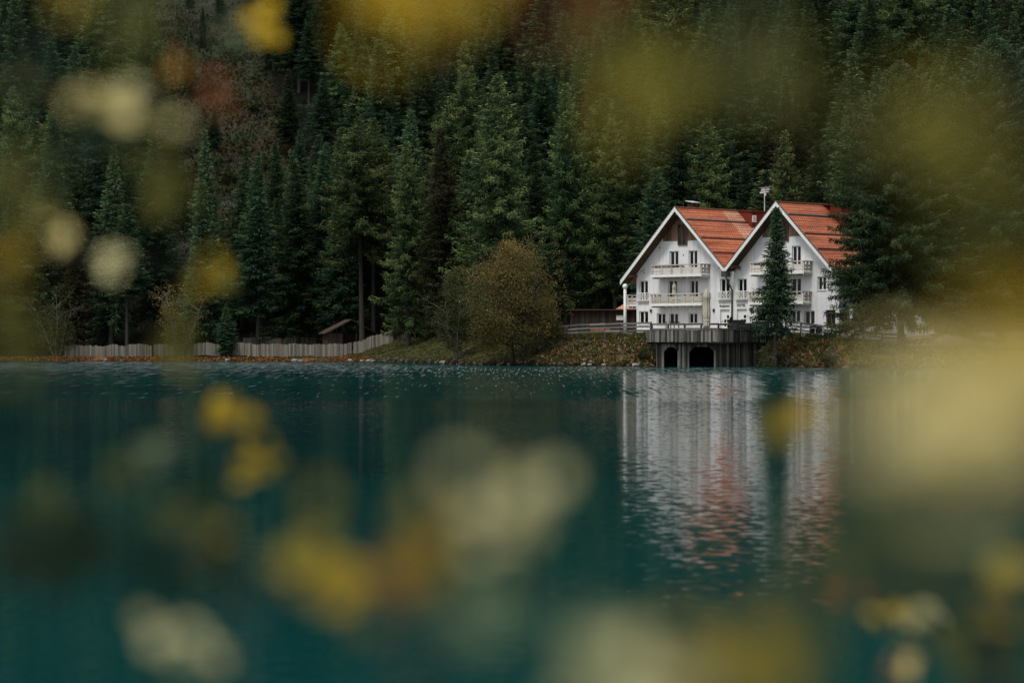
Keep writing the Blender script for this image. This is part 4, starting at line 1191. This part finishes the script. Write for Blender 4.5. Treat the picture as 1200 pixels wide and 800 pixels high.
def plank_fence(a, b, label, H=1.35, seed=1, w=.16):
    """vertical boards between ground points a and b"""
    rd = random.Random(seed); a = Vector(a); b = Vector(b); L_ = (b-a).length; n_ = int(L_/w)
    e_ = empty('plank_fence', (a.x, a.y, tz(*a))); tag(e_, label, 'fence'); z0 = tz(*a)
    mb = MB(); dr = (b-a)/L_; nr = Vector((dr.y, -dr.x))
    for i in range(n_):
        p = dr*(i*w); q = dr*(i*w+w-.022); x = a+p
        z = tz(x.x, x.y)-z0; h = H+rd.uniform(-.06, .06)
        k = len(mb.v)
        for zz in (z-.1, z+h):
            for v_ in (p+nr*.04, q+nr*.04, q+nr*.015, p+nr*.015): mb.v.append((v_.x, v_.y, zz))
        mb.f += [tuple(k+j for j in f_) for f_ in ((0,3,2,1),(4,5,6,7),(0,1,5,4),(1,2,6,5),(2,3,7,6),(3,0,4,7))]
    plank_build(mb, 'fence_boards', M['plank_wood'], e_)
    rl = MB()
    for h in (.35, 1.05):
        npt = max(2, int(L_/4))
        for i in range(npt):
            p = a+dr*L_*i/npt; q = a+dr*L_*(i+1)/npt
            rl.bar((p.x-a.x-nr.x*.03, p.y-a.y-nr.y*.03, tz(p.x, p.y)-z0+h), (q.x-a.x-nr.x*.03, q.y-a.y-nr.y*.03, tz(q.x, q.y)-z0+h), .05, .1)
    plank_build(rl, 'fence_rail', M['plank_wood'], e_)
    for i in range(int(L_/3)+1):
        p = a+dr*min(L_, i*3.0); m_ = MB().box(p.x-a.x-.07-nr.x*.12, p.x-a.x+.07-nr.x*.12, p.y-a.y-.07-nr.y*.12, p.y-a.y+.07-nr.y*.12, tz(p.x, p.y)-z0-.2, tz(p.x, p.y)-z0+H+.02)
        plank_build(m_, 'post', M['post_wood'], e_)
    return e_
plank_fence(xp(76, 273.2), xp(178, 272.6), 'grey plank fence at the water edge on the far left, ending at the yellowing tree', 1.35, 1)
plank_fence(xp(180, 273.2), xp(259, 271.5), 'short grey plank fence half hidden behind the yellowing tree', 1.35, 5)
plank_fence(xp(272, 270.8), xp(413, 263.8), 'long pale grey plank fence between the small dark fir and the shelter hut', 1.4, 2)
plank_fence(xp(414, 263.7), xp(461, 262.2), 'darker shaded plank fence angling back from the shore below the long-trunked larch', 1.35, 3)
plank_fence(xp(285, 283), xp(372, 281), 'second grey fence deep in the shade behind the long plank fence', 1.25, 4)

# ------------------------------------------------------------------ huts
def hut(px, Y, w, dpt, h, label, rz=0.0, mono=.35, roofm='fence_wood', wallm='dark_wood', openf=True, name='hut', ov=.4):
    X = (px-600)/F*Y; z = min(tz(X-w/2, Y), tz(X+w/2, Y), tz(X, Y+dpt))
    e_ = empty(name, (X, Y, z), rz); tag(e_, label, 'hut')
    wmb = MB(); n_ = int(w/.2)
    def boards(x0, x1, y0, y1, z0, z1, along):
        Ln = (x1-x0) if along == 'x' else (y1-y0); k = max(2, int(Ln/.2))
        for i in range(k):
            if along == 'x': wmb.box(x0+Ln*i/k, x0+Ln*(i+1)/k-.012, y0, y1, z0, z1)
            else: wmb.box(x0, x1, y0+Ln*i/k, y0+Ln*(i+1)/k-.012, z0, z1)
    boards(-w/2, w/2, dpt-.06, dpt, -.2, h, 'x'); boards(-w/2, -w/2+.06, .07, dpt-.07, -.2, h, 'y'); boards(w/2-.06, w/2, .07, dpt-.07, -.2, h, 'y')
    if openf: boards(-w/2, -w/2+w*.3, 0, .06, -.2, h, 'x')
    else: boards(-w/2, w/2, 0, .06, -.2, h, 'x')
    plank_build(wmb, 'wall', M[wallm], e_)
    if openf:
        pm_ = MB()
        for x_ in (-w/2+w*.3+.08, w*.12, w/2-.08): pm_.box(x_-.06, x_+.06, .0, .1, -.2, h-.01)
        plank_build(pm_, 'post', M['post_wood'], e_)
    r_ = MB()
    if mono is None:      # gable roof
        pk = w*.28
        r_.prism([(-w/2-ov, h-.1), (0, h+pk), (0, h+pk+.12), (-w/2-ov-.05, h+.02)], -ov, dpt+ov, 'y').prism([(w/2+ov, h-.1), (0.002, h+pk), (0.002, h+pk+.12), (w/2+ov+.05, h+.02)], -ov, dpt+ov, 'y')
    else:
        r_.prism([(-ov, h+.03), (dpt+ov, h+.03+mono), (dpt+ov, h+.16+mono), (-ov, h+.16)], -w/2-ov, w/2+ov, 'x')
    plank_build(r_, 'roof', M[roofm], e_)
    return e_
hut(411, 268.5, 5.2, 3.2, 2.35, 'dark open wooden shelter behind the plank fence, beside the long bare larch trunk', .25, None, roofm='dark_wood')
hut(482, 262, 3.4, 3, 3.2, 'small half-hidden wooden hut with a lean-to roof behind the lawn', -.3, .6, roofm='dark_wood')
sh = hut(709, 236, 6.6, 4, 2.15, 'dark brown wooden shed with a nearly flat roof left of the hotel', .0, -.15, roofm='soffit', openf=False, name='shed')
MB().box(1.1, 1.85, -.05, -.01, 1.25, 1.7).build('notice_board', M['trim'], sh)
cot = hut(748, 243, 5.0, 4, 2.0, 'low red-tiled outbuilding peeking out behind the left corner of the hotel', -.25, .01, openf=False, name='outbuilding', ov=.3)
for ch_ in cot.children:
    if ch_.name.startswith('roof'): bpy.data.objects.remove(ch_)
rm = bpy.data.meshes.new('roof'); vv = [(-2.9, -.5, 1.95), (2.9, -.5, 1.95), (2.0, 2.0, 3.15), (-1.6, 2.0, 3.15), (-2.9, 4.5, 1.95), (2.9, 4.5, 1.95)]
rm.from_pydata(vv, [], [(0, 1, 2, 3), (3, 2, 5, 4), (0, 3, 4), (1, 5, 2), (0, 4, 5, 1)]); uv = rm.uv_layers.new(name='UVMap')
for pl in rm.polygons:
    for li in pl.loop_indices:
        c = rm.vertices[rm.loops[li].vertex_index].co; uv.data[li].uv = (c.x, c.y*1.3)
link('roof', rm, M['old_tiles'], cot)
# red cushions stacked by the shed
rb = MB()
for i in range(4): rb.box(i*.5-1, i*.5-.55, -.3, .15, 0, .38+.05*(i % 2))
o = rb.build('red_bench', M['red']); X_, Y_ = xp(703, 232.5); o.location = (X_, Y_, tz(X_, Y_)); tag(o, 'row of low red seats in front of the dark shed', 'bench')
def table(x, y, z, label, rz=0, mat='trim'):
    e_ = empty('garden_table', (x, y, z), rz); tag(e_, label, 'table')
    MB().box(-.6, .6, -.4, .4, .7, .74).build('tabletop', M[mat], e_)
    for a in (-.5, .5):
        for b in (-.32, .32): MB().box(a-.03, a+.03, b-.03, b+.03, 0, .7).build('leg', M[mat], e_)
X_, Y_ = xp(386, 276); table(X_, Y_, tz(X_, Y_), 'small yellowish garden table in the shade left of the shelter', 0, 'fence_wood')

# ------------------------------------------------------------------ terrace furniture
def parasol(x, y, z, H, r, label):
    e_ = empty('parasol', (x, y, z)); tag(e_, label, 'parasol')
    MB().tube([(0, 0, 0), (0, 0, H)], [.045, .04], 10).build('pole', M['trim'], e_, True)
    MB().lathe([(0, 0), (.32, 0), (.32, .1), (.08, .16), (0, .16)], n=16).build('base', M['metal'], e_)
    n_ = 32; prof = [(.12, .28), (.30, .33), (.355, .55), (.32, 1.0), (.30, 1.05), (.35, 1.15), (.39, 1.6), (.36, 2.4), (.31, 3.1), (.36, 3.16), (.39, 3.35), (.24, 3.85), (.06, 4.15)]
    mb = MB()
    for i, (rr_, zz) in enumerate(prof):
        for j in range(n_):
            a = 2*math.pi*j/n_; q = rr_*r*(1+.16*math.cos(8*a)+.05*math.sin(3*a+zz*2)); mb.v.append((q*math.cos(a), q*math.sin(a), zz/4.15*H))
    for i in range(len(prof)-1):
        for j in range(n_): mb.f.append((i*n_+j, i*n_+(j+1) % n_, (i+1)*n_+(j+1) % n_, (i+1)*n_+j))
    mb.build('canopy', M['canvas'], e_, True)
    MB().tube([(.37*r*math.cos(a*.5), .37*r*math.sin(a*.5), 1.03/4.15*H) for a in range(13)], [.03]*13, 6, False).build('tie_band', M['trim'], e_)
X_, Y_ = xp(828, 211.6); parasol(X_, Y_, DZ, 3.72, .8, 'closed tall beige parasol standing on the terrace')
X_ = world(LLb[0]+2.6, -.75, F1)
parasol(X_.x, X_.y, X_.z+.0, 1.95, .5, 'small folded parasol on the lower balcony of the left gable')
def lounge(px, Y, w, h, label, name='outdoor_sofa', rz=0, mat='black', cush='greyfab', back=True):
    X, _ = xp(px, Y); z = DZ if 12.2 < X < 23 and Y < 220.5 else tz(X, Y)+.04
    e_ = empty(name, (X, Y, z), rz); tag(e_, label, 'sofa')
    MB().box(-w/2, w/2, -.42, .42, .08, .36).build('base', M[mat], e_)
    MB().box(-w/2+.12, w/2-.12, -.4, .26, .362, .52).build('cushion', M[cush], e_)
    MB().box(-w/2, w/2, .27, .44, .362, h).build('backrest', M[mat], e_)
    for s_ in (-1, 1): MB().box(s_*w/2-(.12 if s_ > 0 else 0), s_*w/2+(.12 if s_ < 0 else 0), -.42, .268, .362, .64).build('armrest', M[mat], e_)
    for a in (-w/2+.1, w/2-.1):
        for b in (-.35, .35): MB().box(a-.04, a+.04, b-.04, b+.04, 0, .08).build('leg', M['metal'], e_)
lounge(868, 212.6, 1.15, .98, 'black wicker armchair on the terrace right of the beige parasol', 'outdoor_armchair', .35)
lounge(875, 214.2, .95, .72, 'lower black armchair close beside the taller one on the terrace', 'outdoor_armchair', -.5)
lounge(891, 215.5, 1.5, .86, 'charcoal sofa seen from behind on the terrace, left of the slender spruce', rz=3.0)
lounge(915, 214.2, 1.5, .8, 'dark sofa directly behind the trunk of the slender spruce', rz=.2)
def chair(px, Y, label, rz, mat='post_wood', group=None):
    X, _ = xp(px, Y); e_ = empty('terrace_chair', (X, Y, tz(X, Y)+.05), rz); tag(e_, label, 'chair', group)
    MB().box(-.22, .22, -.22, .22, .43, .47).build('seat', M[mat], e_)
    MB().box(-.22, .22, .2, .24, .5, .95).build('backrest', M[mat], e_)
    for a in (-.19, .19):
        for b in (-.19, .2): MB().box(a-.022, a+.022, b-.022, b+.022, 0, .43 if b < 0 else .5).build('leg', M[mat], e_)
chair(965, 209.6, 'dark chair at the white table before the right hotel windows', 1.2)
chair(981, 208.6, 'dark chair beside the brown ground-floor window', -1.4)
X_, Y_ = xp(947.5, 211.2); table(X_, Y_, tz(X_, Y_)+.05, 'white terrace table in front of the right ground-floor windows', .2)
X_, Y_ = xp(970, 209.8); table(X_, Y_, tz(X_, Y_)+.05, 'white table below the brown ground-floor window', .1)
lounge(957, 212, 1.1, .72, 'low black bench between the two white tables', 'outdoor_bench', .1, cush='black')
X_, Y_ = xp(788, 222.5); table(X_, Y_, tz(X_, Y_)+.3, 'dark slatted table below the left ground-floor windows', -TH, 'post_wood')
# conical potted box tree by the entrance
pw = world(fac(856.6, 380, .6)[0], -.6, 0)
e_ = empty('potted_conifer', (pw.x, pw.y, 3.02)); tag(e_, 'dark cone-shaped potted evergreen between the two hotel entrances', 'potted plant')
MB().lathe([(0, 0), (.2, 0), (.28, .42), (.24, .42), (.22, .38), (0, .38)], n=14).build('pot', M['pot'], e_)
rng = np.random.default_rng(5); n_ = 1500; u = rng.uniform(0, 1, n_); a = rng.uniform(0, 6.28, n_); rr_ = .36*(1-u)**.7*rng.uniform(.6, 1.05, n_)
v, t = leaf_quads(np.stack([rr_*np.cos(a), rr_*np.sin(a), .42+u*1.0], 1), .06, rng, rng.uniform(0, .4, n_))
link('crown', np_mesh('crown', v, quads=np.arange(4*n_).reshape(-1, 4), tint=t), M['spruce'], e_)
# satellite dish on a globe-topped pole right of the hotel, half hidden by the huge spruce
X_, Y_ = xp(998, 206.5)
e_ = empty('dish_pole', (X_, Y_, tz(X_, Y_))); tag(e_, 'white satellite dish on a globe-topped pole, half hidden under the huge spruce', 'satellite dish')
MB().tube([(0, 0, -.2), (0, 0, 2.5)], [.05, .04], 8).build('pole', M['metal'], e_)
MB().lathe([(0, 1.2), (.5, 1.42), (.62, 1.75), (.58, 1.76), (.3, 1.5), (0, 1.3)], n=18).build('dish', M['zinc'], e_)
MB().lathe([(.0, 2.1), (.14, 2.1), (.2, 2.7), (.1, 2.95), (.0, 3.0)], n=12).build('globe', M['globe'], e_)

# ------------------------------------------------------------------ foreground twigs out of focus
PALC = {'Y': (.62, .40, .02), 'O': (.55, .26, .025), 'P': (.66, .6, .3), 'G': (.105, .105, .02), 'D': (.008, .022, .01), 'R': (.26, .085, .03), 'T': (.16, .21, .11), 'B': (.85, .7, .27), 'L': (.3, .25, .035), 'M': (.36, .25, .018)}  # D: leaves in shadow, painted dark; P: partly sky sheen put into colour
def leaf_shape(L_):
    """ovate leaf in local (x across, y along, z normal); base at origin"""
    ts = [0, .12, .3, .5, .7, .87, 1.0]; ws = [.0, .2, .3, .31, .24, .12, 0]
    v = []
    for t, w in zip(ts, ws):
        zz = -.16*t*t; v += [(-w*L_, t*L_, zz*L_+.07*w*L_), (0, t*L_, zz*L_), (w*L_, t*L_, zz*L_+.07*w*L_)]
    f = []
    for i in range(len(ts)-1):
        a = i*3; f += [(a, a+1, a+4, a+3), (a+1, a+2, a+5, a+4)]
    return np.array(v), np.array(f)
def twig(label, stem, leaves, seed, extra=0, pal='GGLO', spread=60, sz=.045):
    """stem: list of (px,py,dist); leaves: (px,py,dist,length m,colour,angle deg)"""
    rd = random.Random(seed)
    S = [at(*p) for p in stem]; base = S[0]
    e_ = empty('leafy_twig', base); tag(e_, label, 'twig')
    # dense stem
    pts = []
    for i in range(len(S)-1):
        for k in range(8): pts.append(S[i].lerp(S[i+1], k/8))
    pts.append(S[-1])
    st = MB(); n_ = len(pts)
    st.tube([p-base for p in pts], [.0032*(1-.7*i/n_)+.0008 for i in range(n_)], 6)
    V, Fq, Cl = [], [], []; nv = 0
    full = list(leaves)
    for _ in range(extra):
        i = rd.randrange(len(pts)); p = pts[i]; px = 600+p.x/p.y*F; py = 400-(p.z-CAMZ)/p.y*F
        full.append((px+rd.gauss(0, spread), py+rd.gauss(0, spread), p.y*rd.uniform(.9, 1.15), sz*rd.uniform(.6, 1.15), rd.choice(pal), rd.uniform(0, 360)))
    many = []
    for (px, py, ds, L_, ck, ang) in full:      # small leaves sit in loose sprays
        k_ = L_/ds*F*.28; ca, sa_ = math.cos(R(90-ang)), math.sin(R(90-ang))
        cen = at(px, py, ds)
        for q in range(7):
            u, v = rd.gauss(0, 1.15)*k_, rd.gauss(0, .75)*k_; dk = rd.uniform(.82, 1.2)
            many.append((px+u*ca-v*sa_, py-u*sa_-v*ca, ds*dk, L_*dk*rd.uniform(.36, .62), ck if rd.random() < .85 else rd.choice('G'+ck), ang+rd.gauss(0, 40), cen, q))
    for (px, py, ds, L_, ck, ang, cen, q) in many:
        c = at(px, py, ds)
        lv, lf = leaf_shape(L_)
        lv = lv-np.array([0, L_*.5, 0])
        rot = Matrix.Rotation(rd.gauss(0, .45), 3, 'Z') @ Matrix.Rotation(R(58)+rd.gauss(0, .4), 3, 'X') @ Matrix.Rotation(-R(ang), 3, 'Z')
        w = np.array([tuple(rot @ Vector(q)) for q in lv])+np.array(tuple(c-base))
        tip = Vector(w[1])      # leaf base end
        cl_c = cen-base
        if q == 0:           # one stalk carries the spray
            j = min(pts, key=lambda p: (p-cen).length)-base
            st.tube([j, j.lerp(cl_c, .5)+Vector((0, 0, .006)), cl_c], [.0008, .0006, .0004], 4, False)
        st.tube([cl_c, cl_c.lerp(tip, .5)+Vector((0, 0, .002)), tip], [.0004, .0003, .0003], 3, False)
        V.append(w); Fq.append(lf+nv); nv += len(w)
        base_c = np.array(PALC[ck])*rd.uniform(.85, 1.15)
        Cl.append(np.tile(base_c, (len(w), 1)))
    st.build('stem', M['twig'], e_)
    link('leaves', np_mesh('leaves', np.concatenate(V), quads=np.concatenate(Fq), col=np.concatenate(Cl), smooth=True), M['leafcol'], e_)

twig('twig entering at the top left with one bright yellow leaf near the clearing', [(150, -120, 2.6), (190, -30, 2.6), (250, 10, 2.7), (290, 20, 2.8)],
     [(305, 18, 3.0, .055, 'Y', 215), (325, 40, 3.0, .035, 'Y', 150), (205, 78, 2.6, .03, 'O', 200), (75, 2, 1.7, .03, 'M', 100), (150, 42, 1.5, .04, 'G', 80), (165, 10, 1.6, .04, 'G', 30), (275, 38, 2.4, .025, 'T', 60), (252, 112, 2.2, .03, 'R', 210)], 1)
twig('twig on the left with a pale horizontal leaf and olive leaves before the forest', [(-120, 60, 2.0), (0, 90, 2.0), (90, 110, 2.05), (190, 125, 2.1)],
     [(120, 118, 1.9, .045, 'B', 92), (172, 112, 2.0, .045, 'P', 88), (190, 145, 2.0, .026, 'L', 170), (182, 200, 2.0, .055, 'G', 185), (200, 235, 2.1, .03, 'G', 160), (105, 150, 2.0, .05, 'D', 120), (95, 185, 1.9, .04, 'D', 70), (5, 190, 1.3, .036, 'G', 20), (40, 60, 1.5, .04, 'D', 90)], 2)
twig('twig low on the left edge with a round pale leaf and small yellow leaves', [(-140, 330, 2.3), (-20, 310, 2.4), (60, 290, 2.5), (150, 300, 2.6), (240, 322, 2.8)],
     [(135, 303, 2.55, .042, 'P', 10), (247, 322, 2.7, .044, 'M', 95), (72, 280, 2.5, .036, 'B', 150), (52, 250, 2.1, .04, 'G', 140), (180, 240, 2.9, .022, 'R', 90), (5, 305, 1.7, .036, 'M', 30), (12, 340, 1.8, .04, 'G', 30), (35, 400, 1.5, .045, 'G', 90)], 3)
twig('short olive twig hanging over the gap of the plank fence at the waterline', [(-60, 460, 2.2), (80, 440, 2.3), (170, 420, 2.4)],
     [(203, 392, 2.4, .042, 'G', 190), (215, 425, 2.4, .036, 'G', 170)], 4)
twig('dark twig over the lake with two bright yellow leaves at its tip', [(-140, 660, 1.9), (30, 630, 2.0), (140, 560, 2.2), (230, 510, 2.5), (280, 500, 2.7)],
     [(272, 484, 2.7, .046, 'M', 160), (272, 486, 2.8, .03, 'Y', 70), (302, 541, 2.7, .044, 'M', 70), (298, 540, 2.7, .024, 'Y', 110), (178, 525, 2.1, .034, 'T', 60), (145, 560, 2.0, .028, 'G', 120), (215, 650, 1.7, .075, 'D', 190), (225, 612, 1.75, .04, 'G', 130), (235, 650, 1.8, .05, 'D', 90), (45, 640, 1.8, .07, 'D', 100), (35, 665, 1.8, .06, 'D', 80), (50, 600, 2.0, .036, 'G', 30), (115, 650, 1.9, .05, 'D', 60), (190, 600, 1.9, .03, 'G', 90), (255, 640, 1.8, .03, 'M', 20)], 5)
twig('bright yellow leaves hanging at the top middle edge', [(420, -260, .95), (470, -90, .95), (520, -40, .98)],
     [(500, -28, .95, .046, 'Y', 95), (550, -22, 1.0, .042, 'Y', 80), (470, -35, 1.0, .04, 'Y', 110), (590, -50, 1.05, .03, 'O', 60), (690, -10, 1.1, .026, 'R', 60)], 6)
twig('olive leaf twig across the upper right forest', [(980, -240, 1.0), (940, -60, 1.02), (850, 60, 1.05), (780, 100, 1.05)],
     [(770, 95, 1.02, .045, 'L', 115), (860, 85, .95, .045, 'G', 70), (730, 60, 1.1, .035, 'G', 70), (890, 120, 1.0, .035, 'G', 100)], 7)
twig('pale olive twig in front of the forest at the upper right', [(1330, 40, .9), (1230, 100, .95), (1130, 140, 1.0), (1060, 165, 1.0)],
     [(1085, 160, .85, .034, 'L', 110), (1115, 148, .85, .03, 'L', 80), (1020, 170, .85, .03, 'G', 100), (1165, 230, .7, .034, 'G', 60)], 8)
twig('large pale yellow leaves very close on the right, before the shore', [(1420, 420, .62), (1290, 420, .62), (1180, 430, .62), (1060, 470, .64)],
     [(1190, 385, .8, .034, 'Y', 120), (1205, 440, .75, .036, 'B', 100), (1140, 470, .70, .042, 'B', 70), (1075, 505, .68, .042, 'B', 62), (1190, 480, .7, .036, 'B', 70), (1105, 475, .72, .036, 'B', 60), (1165, 445, .7, .036, 'B', 60), (1030, 525, .75, .026, 'P', 60), (1205, 380, .66, .03, 'M', 60), (1150, 500, .66, .04, 'P', 70)], 9)
twig('small orange-yellow leaf pointing left in front of the right gable reflection', [(1420, 640, 1.6), (1180, 590, 1.7), (1000, 560, 1.85), (952, 510, 1.95)],
     [(930, 496, 2.0, .036, 'M', 80), (940, 490, 2.0, .026, 'Y', 40), (958, 525, 1.95, .02, 'G', 20)], 10)
twig('big soft pale leaf and yellow leaves low in the middle over the lake', [(420, 1080, 1.0), (470, 880, 1.05), (500, 700, 1.1), (560, 610, 1.12)],
     [(602, 596, 1.2, .05, 'P', 75), (590, 604, 1.2, .034, 'P', 110), (508, 622, 1.15, .04, 'M', 20), (380, 668, 1.5, .048, 'M', 122), (410, 695, 1.55, .036, 'M', 125), (355, 650, 1.45, .036, 'L', 100), (500, 665, 1.3, .036, 'M', 80), (470, 680, 1.3, .03, 'R', 70), (560, 720, 1.0, .036, 'T', 80)], 11)
twig('pale green leaf low on the left over dark water', [(120, 1000, 1.7), (160, 880, 1.72), (190, 800, 1.75)],
     [(200, 750, 1.7, .05, 'P', 125), (225, 778, 1.72, .045, 'T', 115)], 12)
twig('pale and olive leaves at the bottom edge right of the middle', [(760, 1090, .95), (790, 900, .97), (800, 820, 1.0)],
     [(715, 800, .95, .045, 'P', 80), (690, 785, 1.0, .04, 'T', 60), (850, 765, 1.0, .042, 'M', 70), (880, 785, 1.05, .036, 'L', 120), (930, 790, 1.0, .036, 'G', 90)], 13)
twig('twig at the lower right corner with small yellow and pink leaves on dark stems', [(1260, 1060, 2.2), (1190, 880, 2.25), (1165, 760, 2.3), (1160, 660, 2.35)],
     [(1038, 722, 2.5, .034, 'Y', 90), (1065, 722, 2.5, .024, 'B', 60), (1085, 720, 2.6, .028, 'P', 60), (1062, 775, 2.4, .028, 'B', 40), (1050, 780, 2.4, .024, 'R', 80), (1190, 665, 1.9, .045, 'M', 20), (1165, 648, 2.0, .034, 'T', 120), (1150, 720, 2.2, .036, 'G', 40), (1110, 760, 2.1, .036, 'G', 100), (990, 690, 2.3, .028, 'R', 90), (1165, 720, 2.3, .06, 'D', 5), (1166, 760, 2.3, .06, 'D', 0), (1168, 800, 2.3, .06, 'D', 0)], 14)
twig('dim olive leaves close in front of the lower right water', [(1400, 900, .8), (1180, 760, .8), (1000, 650, .85)],
     [(1000, 620, .8, .028, 'G', 60), (950, 700, .85, .03, 'G', 120), (1100, 660, .75, .022, 'G', 100)], 15)

# ------------------------------------------------------------------ light, sky, camera
SUN_EL, SUN_AZ = R(56), R(220)      # azimuth clockwise from +Y: high behind the camera, to its left
world_ = bpy.data.worlds.new('World'); scene.world = world_; world_.use_nodes = True
nt = world_.node_tree; nt.nodes.clear()
sky = nt.nodes.new('ShaderNodeTexSky'); sky.sky_type = 'NISHITA'; sky.sun_disc = False
sky.sun_elevation = SUN_EL; sky.sun_rotation = SUN_AZ; sky.air_density = 2.6; sky.dust_density = 5.0; sky.ozone_density = 1.0; sky.altitude = 1500
bg = nt.nodes.new('ShaderNodeBackground'); bg.inputs[1].default_value = .15
wo = nt.nodes.new('ShaderNodeOutputWorld')
hsv = nt.nodes.new('ShaderNodeHueSaturation'); hsv.inputs['Saturation'].default_value = .5   # thin cloud greys the blue
nt.links.new(sky.outputs[0], hsv.inputs['Color']); 
tcw = nt.nodes.new('ShaderNodeTexCoord'); mpw = nt.nodes.new('ShaderNodeMapping'); mpw.inputs['Scale'].default_value = (1.2, 1.2, 3.0)
nt.links.new(tcw.outputs['Generated'], mpw.inputs[0])
cloud = ramp(nt, noise(nt, mpw.outputs[0], 1.8, 6, .6), [(.4, (.25, .25, .25)), (.6, (1, 1, 1))])
clsky = mixc(nt, cloud, hsv.outputs[0], (6.6, 6.7, 6.8))
nt.links.new(clsky, bg.inputs[0]); nt.links.new(bg.outputs[0], wo.inputs[0])
sl_ = bpy.data.lights.new('sun', 'SUN'); sl_.energy = 2.1; sl_.angle = R(14); sl_.color = (1, .955, .89)
so_ = bpy.data.objects.new('sun', sl_); C.objects.link(so_)
dirv = Vector((math.sin(SUN_AZ)*math.cos(SUN_EL), math.cos(SUN_AZ)*math.cos(SUN_EL), math.sin(SUN_EL)))
so_.rotation_euler = dirv.to_track_quat('Z', 'Y').to_euler()

cam = bpy.data.cameras.new('camera'); co_ = bpy.data.objects.new('camera', cam); C.objects.link(co_)
co_.location = (0, 0, CAMZ); co_.rotation_euler = (R(90), 0, 0)
cam.sensor_width = 36; cam.lens = 36*F/1200; cam.clip_start = .05; cam.clip_end = 3000
cam.dof.use_dof = True; cam.dof.focus_distance = 216; cam.dof.aperture_fstop = 2.25
scene.camera = co_
scene.view_settings.view_transform = 'Standard'; scene.view_settings.look = 'None'; scene.view_settings.exposure = 0; scene.view_settings.gamma = 1
scene.cycles.max_bounces = 5; scene.cycles.diffuse_bounces = 2; scene.cycles.glossy_bounces = 3; scene.cycles.transmission_bounces = 2
scene.cycles.use_denoising = True
scene.cycles.sample_clamp_indirect = 3.0
